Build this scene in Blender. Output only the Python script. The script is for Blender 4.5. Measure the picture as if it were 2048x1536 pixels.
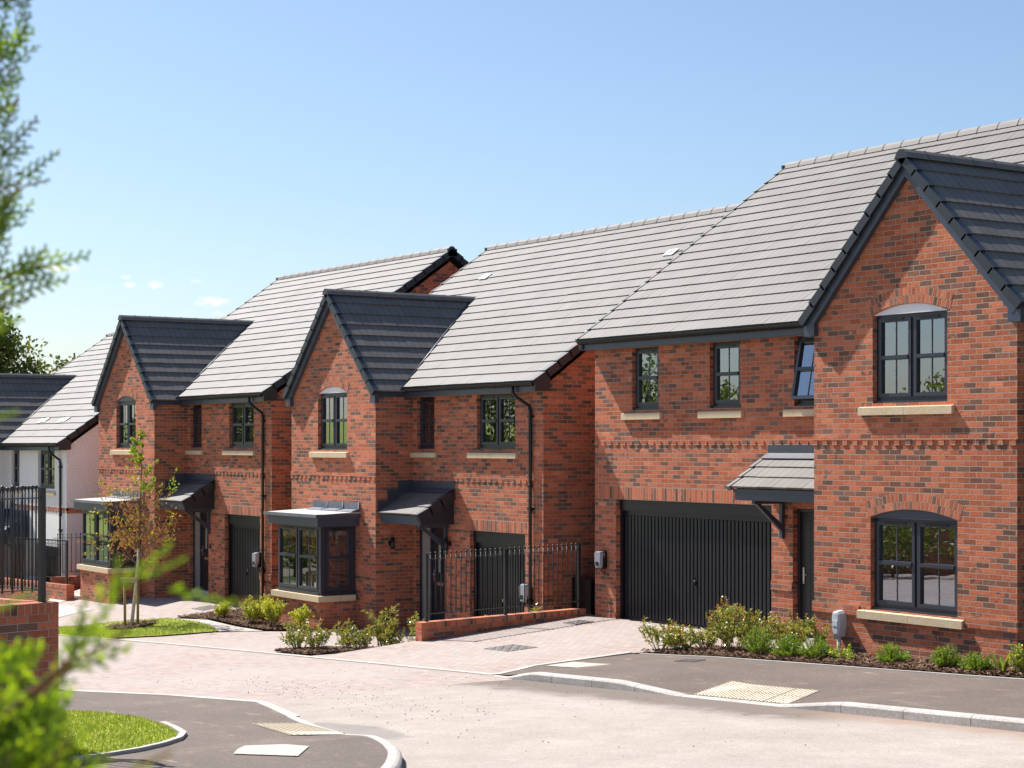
import bpy, bmesh, math, random
from mathutils import Vector, Matrix, geometry
R = math.radians
rnd = random.Random(7)
scene = bpy.context.scene
for o in list(bpy.data.objects):
    bpy.data.objects.remove(o)
C = scene.collection

# ------------------------------------------------------------------ camera, sky, sun, exposure
cam_d = bpy.data.cameras.new('camera')
cam = bpy.data.objects.new('camera', cam_d)
C.objects.link(cam)
cam.location = (0, 0, 3.13)
cam.rotation_euler = (R(90), 0, R(56))
cam_d.sensor_width = 36.0
cam_d.lens = 63.28
cam_d.shift_y = 123 / 2048
cam_d.clip_start = 0.1
cam_d.clip_end = 3000
cam_d.dof.use_dof = True
cam_d.dof.focus_distance = 28.0
cam_d.dof.aperture_fstop = 5.8
scene.camera = cam
scene.render.resolution_x, scene.render.resolution_y = 1024, 768

SUN = Vector((-0.625, -0.15, 0.762)).normalized()
sun_el = math.asin(SUN.z)
sun_az = math.atan2(SUN.x, SUN.y)
sd = bpy.data.lights.new('sun', 'SUN')
sd.energy = 4.5
sd.angle = R(0.53)
sd.color = (1.0, 0.965, 0.915)
so = bpy.data.objects.new('sun', sd)
C.objects.link(so)
so.rotation_euler = (-SUN).to_track_quat('-Z', 'Y').to_euler()
so.location = (-30, -10, 60)

world = bpy.data.worlds.new('World')
scene.world = world
world.use_nodes = True
wt = world.node_tree
wt.nodes.clear()
w_out = wt.nodes.new('ShaderNodeOutputWorld')
w_bg = wt.nodes.new('ShaderNodeBackground')
sky = wt.nodes.new('ShaderNodeTexSky')
sky.sky_type = 'NISHITA'
sky.sun_disc = False
sky.sun_elevation = sun_el
sky.sun_rotation = sun_az
sky.altitude = 50
sky.air_density = 1.0
sky.dust_density = 1.0
sky.ozone_density = 4.0
w_bg.inputs['Strength'].default_value = 0.07
# a few small fair-weather clouds low over the roofs, fixed to the sky's own directions
tc = wt.nodes.new('ShaderNodeTexCoord')
def wmath(op, a, b=None, c=None):
    n = wt.nodes.new('ShaderNodeMath'); n.operation = op
    for i, v in enumerate((a, b, c)):
        if v is None: continue
        if isinstance(v, (int, float)): n.inputs[i].default_value = v
        else: wt.links.new(v, n.inputs[i])
    return n.outputs[0]
sep = wt.nodes.new('ShaderNodeSeparateXYZ')
wt.links.new(tc.outputs['Generated'], sep.inputs[0])
azim = wmath('ARCTAN2', sep.outputs[0], sep.outputs[1])
elev = wmath('ARCSINE', sep.outputs[2])
comb = wt.nodes.new('ShaderNodeCombineXYZ')
wt.links.new(wmath('MULTIPLY', azim, 60.0), comb.inputs[0])
wt.links.new(wmath('MULTIPLY', elev, 110.0), comb.inputs[1])
wn = wt.nodes.new('ShaderNodeTexNoise')
wn.inputs['Scale'].default_value = 3.0
wn.inputs['Detail'].default_value = 6
wn.inputs['Roughness'].default_value = 0.6
wt.links.new(comb.outputs[0], wn.inputs['Vector'])
cloud = None
for (ca, ce, ra, re, amt) in [(-65.4, 4.5, .66, .2, 1.0), (-65.1, 4.15, .6, .1, .45), (-67.2, 5.02, .3, .18, 1.0),
                              (-68.0, 5.0, .28, .12, .7), (-68.15, 5.22, .22, .1, .6), (-70.25, 5.45, .9, .2, 1.0), (-66.0, 5.15, .35, .08, .3)]:
    da = wmath('DIVIDE', wmath('SUBTRACT', azim, R(ca)), R(ra))
    de = wmath('DIVIDE', wmath('SUBTRACT', elev, R(ce)), R(re))
    rr = wmath('SQRT', wmath('ADD', wmath('MULTIPLY', da, da), wmath('MULTIPLY', de, de)))
    v = wmath('ADD', wmath('SUBTRACT', 1.0, rr), wmath('MULTIPLY', wmath('SUBTRACT', wn.outputs[0], 0.5), 2.4))
    mr = wt.nodes.new('ShaderNodeMapRange'); mr.interpolation_type = 'SMOOTHSTEP'
    mr.inputs[1].default_value = 0.0; mr.inputs[2].default_value = 1.25
    mr.inputs[4].default_value = amt
    wt.links.new(v, mr.inputs[0])
    cloud = mr.outputs[0] if cloud is None else wmath('MAXIMUM', cloud, mr.outputs[0])
wmix = wt.nodes.new('ShaderNodeMixRGB')
wmix.inputs[2].default_value = (8.2, 8.2, 8.2, 1)
wt.links.new(cloud, wmix.inputs[0])
wt.links.new(sky.outputs[0], wmix.inputs[1])
wt.links.new(wmix.outputs[0], w_bg.inputs['Color'])
wt.links.new(w_bg.outputs[0], w_out.inputs['Surface'])

scene.view_settings.view_transform = 'Standard'
scene.view_settings.look = 'None'
scene.view_settings.gamma = 1.0
scene.view_settings.exposure = 1.05
scene.cycles.max_bounces = 10
scene.cycles.transparent_max_bounces = 16
scene.cycles.caustics_reflective = False
scene.cycles.caustics_refractive = False
scene.cycles.use_denoising = True

# ------------------------------------------------------------------ node helpers and materials
class NT:
    def __init__(s, name):
        s.mat = bpy.data.materials.new(name); s.mat.use_nodes = True
        s.t = s.mat.node_tree; s.t.nodes.clear()
        s.out = s.t.nodes.new('ShaderNodeOutputMaterial')
    def n(s, typ, **kw):
        nd = s.t.nodes.new(typ)
        for k, v in kw.items(): setattr(nd, k, v)
        return nd
    def put(s, v, sock):
        if isinstance(v, (int, float)): sock.default_value = v
        elif isinstance(v, (tuple, list)):
            sock.default_value = tuple(v) + ((1,) if len(v) == 3 and len(sock.default_value) == 4 else ())
        else: s.t.links.new(v, sock)
    def m(s, op, a, b=None, c=None, clamp=False):
        nd = s.n('ShaderNodeMath', operation=op); nd.use_clamp = clamp
        for i, v in enumerate((a, b, c)):
            if v is not None: s.put(v, nd.inputs[i])
        return nd.outputs[0]
    def mix(s, f, a, b, blend='MIX'):
        nd = s.n('ShaderNodeMixRGB', blend_type=blend)
        s.put(f, nd.inputs[0]); s.put(a, nd.inputs[1]); s.put(b, nd.inputs[2])
        return nd.outputs[0]
    def noise(s, vec, scale, detail=3, rough=.5, dist=0.0):
        nd = s.n('ShaderNodeTexNoise')
        nd.inputs['Scale'].default_value = scale; nd.inputs['Detail'].default_value = detail
        nd.inputs['Roughness'].default_value = rough; nd.inputs['Distortion'].default_value = dist
        if vec is not None: s.t.links.new(vec, nd.inputs['Vector'])
        return nd.outputs[0]
    def step(s, v, lo, hi):
        nd = s.n('ShaderNodeMapRange', interpolation_type='SMOOTHSTEP')
        s.put(v, nd.inputs[0]); s.put(lo, nd.inputs[1]); s.put(hi, nd.inputs[2])
        return nd.outputs[0]
    def ramp(s, v, stops, mode='LINEAR'):
        nd = s.n('ShaderNodeValToRGB'); cr = nd.color_ramp; cr.interpolation = mode
        while len(cr.elements) < len(stops): cr.elements.new(0.5)
        for e, (p, c) in zip(cr.elements, stops): e.position = p; e.color = tuple(c) + (1,)
        s.put(v, nd.inputs[0]); return nd.outputs[0]
    def bump(s, h, strength, dist):
        nd = s.n('ShaderNodeBump'); nd.inputs['Strength'].default_value = strength
        nd.inputs['Distance'].default_value = dist; s.put(h, nd.inputs['Height']); return nd.outputs[0]
    def white(s, x, y, z=0.0):
        cb = s.n('ShaderNodeCombineXYZ'); s.put(x, cb.inputs[0]); s.put(y, cb.inputs[1]); s.put(z, cb.inputs[2])
        nd = s.n('ShaderNodeTexWhiteNoise', noise_dimensions='3D'); s.t.links.new(cb.outputs[0], nd.inputs['Vector'])
        return nd.outputs['Value']
    def pbsdf(s, col, rough=.6, spec=.5, metal=0.0, normal=None):
        p = s.n('ShaderNodeBsdfPrincipled')
        s.put(col, p.inputs['Base Color']); s.put(rough, p.inputs['Roughness'])
        s.put(spec, p.inputs['Specular IOR Level']); s.put(metal, p.inputs['Metallic'])
        if normal is not None: s.put(normal, p.inputs['Normal'])
        s.t.links.new(p.outputs[0], s.out.inputs[0]); return p
    def uv(s):
        t = s.n('ShaderNodeTexCoord'); sp = s.n('ShaderNodeSeparateXYZ'); s.t.links.new(t.outputs['UV'], sp.inputs[0])
        return t.outputs['UV'], sp.outputs[0], sp.outputs[1]
    def obj(s):
        t = s.n('ShaderNodeTexCoord'); sp = s.n('ShaderNodeSeparateXYZ'); s.t.links.new(t.outputs['Object'], sp.inputs[0])
        return t.outputs['Object'], sp.outputs[0], sp.outputs[1], sp.outputs[2]

def brick_mat(name, bond=.5, bw=.225, bh=.075, seed=0.0):
    N = NT(name); uv, x, y = N.uv()
    row = N.m('FLOOR', N.m('DIVIDE', y, bh))
    off = N.m('MULTIPLY', N.m('MODULO', N.m('ADD', row, 1000.0), 2.0), bond)
    xx = N.m('ADD', N.m('DIVIDE', x, bw), off)
    col = N.m('FLOOR', xx)
    fx = N.m('FRACT', xx); fy = N.m('FRACT', N.m('DIVIDE', y, bh))
    dx = N.m('MULTIPLY', N.m('MINIMUM', fx, N.m('SUBTRACT', 1.0, fx)), bw)
    dy = N.m('MULTIPLY', N.m('MINIMUM', fy, N.m('SUBTRACT', 1.0, fy)), bh)
    d = N.m('MINIMUM', dx, dy)
    rough_n = N.noise(uv, 45, 4, .6)
    d2 = N.m('ADD', d, N.m('MULTIPLY', N.m('SUBTRACT', rough_n, .5), .004))
    face = N.step(d2, .0040, .0072)
    r1 = N.white(col, row, seed); r2 = N.white(col, row, seed + 7.3)
    part = N.noise(uv, 9, 2, .5)
    clump = N.noise(uv, 1.3, 2, .5)
    tone = N.m('ADD', N.m('ADD', r1, N.m('MULTIPLY', N.m('SUBTRACT', part, .5), .55)), N.m('MULTIPLY', N.m('SUBTRACT', clump, .5), .3))
    red = N.ramp(r2, [(0.0, (.50, .132, .06)), (.3, (.60, .175, .08)), (.6, (.54, .147, .065)), (.85, (.68, .225, .11)), (1.0, (.38, .105, .053))])
    dark = N.ramp(r2, [(0.0, (.14, .082, .06)), (.5, (.19, .112, .082)), (1.0, (.29, .125, .075))])
    c = N.mix(N.step(tone, .70, .76), red, dark)
    mott = N.noise(uv, 70, 5, .65)
    c = N.mix(N.m('MULTIPLY', mott, .4), c, N.mix(.5, c, (.6, .27, .17)))
    nick = N.noise(uv, 26, 3, .55, 1.2)
    c = N.mix(N.m('MULTIPLY', N.step(nick, .56, .68), .62), c, (.17, .07, .042))
    tint = N.white(col, row, seed + 13.1)
    c = N.mix(1.0, c, N.ramp(tint, [(0, (.78, .76, .76)), (.5, (1, 1, 1)), (1, (1.16, 1.17, 1.2))]), 'MULTIPLY')
    weather = N.noise(uv, .45, 4, .6)
    c = N.mix(1.0, c, N.ramp(weather, [(.28, (.78, .76, .75)), (.72, (1.12, 1.09, 1.07))]), 'MULTIPLY')
    oi = N.n('ShaderNodeObjectInfo')
    c = N.mix(1.0, c, N.ramp(oi.outputs['Random'], [(0, (.93, .91, .9)), (1, (1.05, 1.06, 1.07))]), 'MULTIPLY')
    salt = N.m('MULTIPLY', N.step(N.noise(uv, .7, 5, .7), .58, .74), N.step(N.noise(uv, 18, 3, .6), .45, .65))
    c = N.mix(N.m('MULTIPLY', salt, .22), c, (.62, .5, .44))
    mortar = N.mix(N.noise(uv, 30, 2), (.40, .285, .215), (.51, .38, .30))
    c = N.mix(face, mortar, c)
    crease = N.noise(uv, 38, 4, .62, .8)
    h = N.m('MULTIPLY', face, N.m('ADD', .55, N.m('ADD', N.m('MULTIPLY', crease, 1.1), N.m('MULTIPLY', r2, .25))))
    N.pbsdf(c, .88, .2, 0, N.bump(h, 1.0, .010))
    return N.mat

def tile_mat():
    N = NT('concrete_roof_tile'); uv, x, y = N.uv()
    wv = .168
    fx = N.m('FRACT', N.m('DIVIDE', x, wv)); dx = N.m('MULTIPLY', N.m('MINIMUM', fx, N.m('SUBTRACT', 1.0, fx)), wv)
    line = N.step(dx, .004, .010)
    r1 = N.white(N.m('FLOOR', N.m('DIVIDE', x, wv * 2)), N.m('FLOOR', y))
    c = N.ramp(r1, [(0, (.138, .125, .115)), (.5, (.151, .138, .127)), (1, (.165, .151, .14))])
    st = N.noise(uv, 26, 4, .6)
    cb = N.n('ShaderNodeCombineXYZ'); N.put(N.m('MULTIPLY', x, 60.), cb.inputs[0]); N.put(N.m('MULTIPLY', y, 2.), cb.inputs[1])
    streak = N.noise(cb.outputs[0], 1, 3, .6)
    c = N.mix(1.0, c, N.ramp(N.m('MULTIPLY', N.m('ADD', st, streak), .5), [(.3, (.86, .86, .86)), (.7, (1.1, 1.1, 1.09))]), 'MULTIPLY')
    soil = N.noise(uv, .5, 4, .6)
    c = N.mix(1.0, c, N.ramp(soil, [(.3, (.92, .92, .91)), (.7, (1.05, 1.05, 1.05))]), 'MULTIPLY')
    c = N.mix(line, (.075, .073, .075), c)
    N.pbsdf(c, .62, .35, 0, N.bump(N.m('ADD', N.m('MULTIPLY', line, .7), N.m('MULTIPLY', st, .15)), .6, .006))
    return N.mat

def paint(name, col, rough=.4, spec=.5, metal=0.0, var=.12, scale=6., bump=.0):
    N = NT(name); o, x, y, z = N.obj()
    n = N.noise(o, scale, 4, .6)
    c = N.mix(1.0, col, N.ramp(n, [(.25, (1 - var,) * 3), (.75, (1 + var,) * 3)]), 'MULTIPLY')
    N.pbsdf(c, rough, spec, metal, N.bump(N.noise(o, 90, 3), bump, .004) if bump else None)
    return N.mat

def glass_mat():
    N = NT('window_glass')
    o, x, y, z = N.obj()
    nb = N.bump(N.noise(o, 1.6, 1), .05, .02)
    gl = N.n('ShaderNodeBsdfGlossy'); gl.inputs['Roughness'].default_value = .004
    gl.inputs['Color'].default_value = (.82, .89, 1, 1); N.put(nb, gl.inputs['Normal'])
    tr = N.n('ShaderNodeBsdfTransparent'); tr.inputs['Color'].default_value = (.62, .66, .64, 1)
    fr = N.n('ShaderNodeFresnel'); fr.inputs['IOR'].default_value = 1.9
    mx = N.n('ShaderNodeMixShader'); N.put(N.m('ADD', N.m('MULTIPLY', fr.outputs[0], 1.1), .20, clamp=True), mx.inputs[0])
    N.t.links.new(tr.outputs[0], mx.inputs[1]); N.t.links.new(gl.outputs[0], mx.inputs[2])
    N.t.links.new(mx.outputs[0], N.out.inputs[0]); return N.mat

def leaf_mat(name, cols, trans=.35, rough=.45, spec=.4):
    N = NT(name); g = N.n('ShaderNodeNewGeometry')
    c = N.ramp(g.outputs['Random Per Island'], [(i / max(1, len(cols) - 1), k) for i, k in enumerate(cols)])
    p = N.n('ShaderNodeBsdfPrincipled'); N.put(c, p.inputs['Base Color'])
    p.inputs['Roughness'].default_value = rough; p.inputs['Specular IOR Level'].default_value = spec
    t = N.n('ShaderNodeBsdfTranslucent'); N.put(N.mix(1.0, c, (1.35, 1.3, .6), 'MULTIPLY'), t.inputs['Color'])
    mx = N.n('ShaderNodeMixShader'); mx.inputs[0].default_value = trans
    N.t.links.new(p.outputs[0], mx.inputs[1]); N.t.links.new(t.outputs[0], mx.inputs[2])
    N.t.links.new(mx.outputs[0], N.out.inputs[0]); return N.mat

def block_mat():
    N = NT('block_paving'); o, x, y, z = N.obj()
    bw, bh = .2, .1
    row = N.m('FLOOR', N.m('DIVIDE', y, bh))
    xx = N.m('ADD', N.m('DIVIDE', x, bw), N.m('MULTIPLY', N.m('MODULO', N.m('ADD', row, 1000.), 2.), .5))
    fx = N.m('FRACT', xx); fy = N.m('FRACT', N.m('DIVIDE', y, bh))
    dx = N.m('MULTIPLY', N.m('MINIMUM', fx, N.m('SUBTRACT', 1., fx)), bw); dy = N.m('MULTIPLY', N.m('MINIMUM', fy, N.m('SUBTRACT', 1., fy)), bh)
    face = N.step(N.m('MINIMUM', dx, dy), .0015, .0045)
    r = N.white(N.m('FLOOR', xx), row)
    c = N.ramp(r, [(0, (.30, .222, .192)), (.25, (.39, .315, .28)), (.5, (.345, .262, .228)), (.75, (.325, .29, .272)), (1, (.42, .325, .268))])
    dust = N.noise(o, .35, 5, .65)
    c = N.mix(N.m('MULTIPLY', N.step(dust, .35, .7), .6), c, (.39, .345, .315))
    fine = N.noise(o, 90, 4, .7)
    c = N.mix(1., c, N.ramp(fine, [(.3, (.85,) * 3), (.7, (1.12,) * 3)]), 'MULTIPLY')
    c = N.mix(face, (.15, .12, .11), c)
    sp = N.noise(o, 14, 2, .5)
    c = N.mix(N.step(sp, .74, .78), c, (.1, .085, .08))
    N.pbsdf(c, .85, .25, 0, N.bump(N.m('ADD', face, N.m('MULTIPLY', fine, .3)), .5, .004)); return N.mat

def road_mat():
    N = NT('dusty_tarmac'); o, x, y, z = N.obj()
    big = N.noise(o, .25, 5, .62); mid = N.noise(o, 2.2, 5, .65); fine = N.noise(o, 120, 3, .7)
    c = N.ramp(big, [(.3, (.335, .290, .255)), (.55, (.375, .332, .295)), (.75, (.392, .352, .318))])
    c = N.mix(1., c, N.ramp(mid, [(.25, (.86, .85, .84)), (.75, (1.09, 1.09, 1.09))]), 'MULTIPLY')
    grain = N.noise(o, 34, 3, .7)
    c = N.mix(1., c, N.ramp(fine, [(.3, (.72,) * 3), (.7, (1.2,) * 3)]), 'MULTIPLY')
    c = N.mix(1., c, N.ramp(grain, [(.3, (.83, .82, .81)), (.68, (1.13, 1.12, 1.11))]), 'MULTIPLY')
    scuff = N.noise(o, .9, 6, .75, .6)
    c = N.mix(N.m('MULTIPLY', N.step(scuff, .58, .72), .35), c, (.30, .25, .215))
    # bare dark tarmac and washed-in grit along the channel by the far kerb
    ch = N.step(N.m('ADD', y, N.m('MULTIPLY', N.m('SUBTRACT', mid, .5), 1.3)), 12.75, 13.45)
    inx = N.m('MULTIPLY', N.step(x, -22.2, -20.5), N.m('SUBTRACT', 1., N.step(x, -14.6, -13.2)))
    c = N.mix(N.m('MULTIPLY', N.m('MULTIPLY', ch, inx), .85), c, N.mix(fine, (.06, .047, .038), (.20, .165, .138)))
    # fresh black tarmac made good against the left corner kerb
    e2 = N.m('ADD', N.m('POWER', N.m('DIVIDE', N.m('ADD', x, 16.9), 1.1), 2.0), N.m('POWER', N.m('DIVIDE', N.m('SUBTRACT', y, 9.3), .42), 2.0))
    c = N.mix(N.m('MULTIPLY', N.m('SUBTRACT', 1.0, N.step(N.m('ADD', e2, N.m('MULTIPLY', N.m('SUBTRACT', mid, .5), .8)), .6, 1.2)), .5), c, (.14, .135, .13))
    ch2 = N.m('MULTIPLY', N.step(N.m('ADD', y, N.m('MULTIPLY', N.m('SUBTRACT', mid, .5), 1.2)), 13.3, 13.9), N.step(x, -15.5, -13.5))
    c = N.mix(N.m('MULTIPLY', ch2, .8), c, (.27, .18, .135))
    sp = N.noise(o, 11, 2, .5)
    c = N.mix(N.step(sp, .75, .78), c, (.2, .175, .16))
    N.pbsdf(c, .9, .2, 0, N.bump(fine, .6, .004)); return N.mat

def asphalt_mat():
    N = NT('asphalt'); o, x, y, z = N.obj()
    big = N.noise(o, .8, 5, .65); fine = N.noise(o, 150, 3, .7)
    c = N.ramp(big, [(.3, (.108, .085, .071)), (.6, (.136, .108, .091)), (.8, (.185, .148, .124))])
    c = N.mix(1., c, N.ramp(fine, [(.3, (.55,) * 3), (.7, (1.5,) * 3)]), 'MULTIPLY')
    grain = N.noise(o, 36, 3, .7)
    c = N.mix(1., c, N.ramp(grain, [(.3, (.72, .71, .70)), (.68, (1.25, 1.24, 1.23))]), 'MULTIPLY')
    c = N.mix(N.step(N.noise(o, 22, 2, .5), .70, .74), c, (.05, .045, .04))
    cb = N.n('ShaderNodeCombineXYZ'); N.put(N.m('MULTIPLY', x, .8), cb.inputs[0]); N.put(N.m('MULTIPLY', y, 3.), cb.inputs[1])
    mud = N.noise(cb.outputs[0], 1.6, 5, .7)
    c = N.mix(N.m('MULTIPLY', N.step(mud, .57, .7), .6), c, (.33, .245, .185))
    N.pbsdf(c, .85, .3, 0, N.bump(fine, .7, .004)); return N.mat

def plain_mat(name, cols, scale, rough=.85, bump=.5, dist=.006, spec=.25, detail=5):
    N = NT(name); o, x, y, z = N.obj()
    a = N.noise(o, scale, detail, .65); b = N.noise(o, scale * 22, 3, .65)
    c = N.ramp(a, [(.28 + .44 * i / (len(cols) - 1), k) for i, k in enumerate(cols)])
    c = N.mix(1., c, N.ramp(b, [(.3, (.8,) * 3), (.7, (1.18,) * 3)]), 'MULTIPLY')
    N.pbsdf(c, rough, spec, 0, N.bump(N.m('ADD', a, N.m('MULTIPLY', b, .5)), bump, dist)); return N.mat

M = {}
M['brick'] = brick_mat('red_brick')
M['stack'] = brick_mat('red_brick_on_end', bond=0.0, seed=3.0)
M['tile'] = tile_mat()
M['ridge'] = paint('ridge_tile_concrete', (.15, .138, .129), .65, .35, 0, .12, 5, .3)
M['verge'] = paint('verge_cap_plastic', (.022, .026, .034), .42, .5)
M['navy'] = paint('anthracite_board', (.05, .06, .086), .36, .5, 0, .06)
M['frame'] = paint('anthracite_frame', (.032, .035, .05), .33, .5, 0, .05)
M['glazebar'] = paint('glazing_bar', (.11, .115, .13), .4, .5)
M['black'] = paint('black_plastic', (.007, .007, .009), .28, .5, 0, .1)
M['garage'] = paint('black_steel_door', (.0085, .0095, .017), .34, .5, 0, .1)
M['doorpaint'] = paint('black_composite_door', (.017, .017, .02), .38, .5, 0, .1, 8, .15)
M['iron'] = paint('black_railing_paint', (.018, .018, .02), .4, .5, 0, .1)
M['sill'] = plain_mat('cast_stone', [(.58, .45, .28), (.66, .53, .36)], 3, .85, .15, .002)
M['lead'] = paint('lead_sheet', (.16, .175, .21), .45, .5, .3, .3, 9, .4)
M['darklead'] = paint('dark_flashing', (.055, .06, .075), .55, .5, .0, .2, 7, .3)
M['deck'] = plain_mat('flat_roof_membrane', [(.43, .4, .375), (.5, .47, .44)], 2, .85, .2, .003)
M['glass'] = glass_mat()
M['glasscream'] = paint('frosted_glass', (.28, .28, .26), .12, .5)
M['white'] = paint('white_board', (.82, .80, .82), .5, .4, 0, .04)
M['render'] = plain_mat('white_render', [(.80, .765, .73), (.85, .82, .79)], 1.2, .9, .3, .004)
M['steel'] = paint('brushed_steel', (.6, .6, .6), .25, .5, .9)
M['ventmetal'] = paint('roof_vent_metal', (.62, .62, .62), .35, .5, .3, .15, 20)
M['curtain'] = paint('white_blind', (.75, .74, .7), .8, .2)
M['greybox'] = paint('grey_plastic', (.56, .57, .60), .5, .4, 0, .06)
M['silver'] = paint('silver_plastic', (.33, .345, .40), .3, .5, .2, .08)
M['block'] = block_mat(); M['road'] = road_mat(); M['asphalt'] = asphalt_mat()
M['kerb'] = plain_mat('kerb_concrete', [(.30, .275, .25), (.41, .38, .35), (.47, .445, .415)], 1.7, .9, .4, .004)
M['edging'] = plain_mat('edging_concrete', [(.38, .345, .31), (.50, .46, .42)], 1.7, .9, .4, .004)
M['slab'] = plain_mat('pale_concrete', [(.38, .34, .305), (.46, .42, .385)], 1.5, .9, .3, .003)
M['tactile'] = plain_mat('buff_tactile_concrete', [(.58, .51, .40), (.68, .61, .50)], 2.5, .9, .2, .003)
M['dome'] = plain_mat('worn_tactile_stud', [(.36, .28, .18), (.48, .38, .26)], 4, .9, .2, .003)
M['castiron'] = plain_mat('worn_cast_cover', [(.22, .2, .19), (.34, .31, .29)], 9, .7, .8, .006)
M['mulch'] = plain_mat('bark_mulch', [(.05, .026, .016), (.12, .066, .042), (.2, .13, .085)], 14, .95, 1.0, .03)
M['chip'] = leaf_mat('bark_chip', [(.07, .035, .02), (.16, .085, .05), (.26, .17, .11), (.1, .05, .03)], 0, .9, .2)
M['lawn'] = plain_mat('lawn_turf', [(.21, .26, .035), (.26, .31, .045), (.34, .33, .09)], 2.2, .95, 1.0, .02)
M['grassblade'] = leaf_mat('grass_blade', [(.18, .27, .03), (.25, .34, .04), (.30, .36, .06), (.42, .39, .15)], .3, .6, .3)
M['soil'] = plain_mat('rough_grass', [(.06, .09, .02), (.10, .13, .03), (.16, .14, .06)], .6, .95, 1.0, .05)
M['bark'] = plain_mat('tree_bark', [(.09, .065, .045), (.17, .13, .1)], 8, .95, .8, .01)
M['birch'] = plain_mat('young_birch_bark', [(.42, .33, .27), (.62, .52, .45), (.66, .56, .5)], 9, .8, .4, .004)
M['twig'] = plain_mat('brown_twig', [(.13, .075, .05), (.24, .15, .10)], 12, .9, .3, .003)
M['wood'] = plain_mat('stake_timber', [(.27, .19, .085), (.38, .27, .13)], 8, .9, .5, .004)
M['crossbar'] = plain_mat('grey_timber', [(.38, .29, .21), (.48, .39, .31)], 8, .9, .5, .004)
M['leafgreen'] = leaf_mat('shrub_leaf', [(.14, .19, .035), (.24, .30, .055), (.34, .39, .08), (.46, .46, .14)], .3, .24, .7)
M['leafred'] = leaf_mat('shrub_new_leaf', [(.26, .09, .03), (.36, .17, .04), (.38, .28, .05)], .35, .35, .5)
M['leafgold'] = leaf_mat('golden_leaf', [(.40, .44, .045), (.56, .58, .06), (.66, .62, .10), (.28, .36, .04)], .35, .4, .4)
M['leafhebe'] = leaf_mat('bright_green_leaf', [(.13, .24, .025), (.2, .33, .035), (.28, .42, .05), (.12, .2, .025)], .3, .4, .4)
M['leafbirch'] = leaf_mat('birch_leaf', [(.14, .24, .02), (.24, .36, .03), (.38, .44, .04), (.44, .40, .04)], .4, .4, .4)
M['leafbrown'] = leaf_mat('dry_birch_leaf', [(.34, .15, .06), (.44, .22, .09), (.52, .29, .13), (.26, .13, .07)], .3, .6, .3)
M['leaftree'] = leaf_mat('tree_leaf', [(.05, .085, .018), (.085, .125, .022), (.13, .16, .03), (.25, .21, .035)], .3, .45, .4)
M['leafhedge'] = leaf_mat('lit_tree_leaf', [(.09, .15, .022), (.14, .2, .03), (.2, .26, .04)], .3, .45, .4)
M['conifer'] = leaf_mat('cypress_leaf', [(.09, .16, .03), (.15, .25, .04), (.2, .31, .045), (.26, .34, .06)], .45, .5, .3)
M['conifertip'] = leaf_mat('cypress_young_leaf', [(.32, .47, .025), (.42, .56, .035), (.52, .64, .06)], .5, .5, .3)
M['coniferbrown'] = leaf_mat('cypress_brown_stem', [(.22, .1, .045), (.3, .15, .07)], .1, .7, .3)
M['stone'] = plain_mat('loose_grit', [(.13, .11, .1), (.3, .26, .23)], 20, .9, .2, .002)

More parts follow.
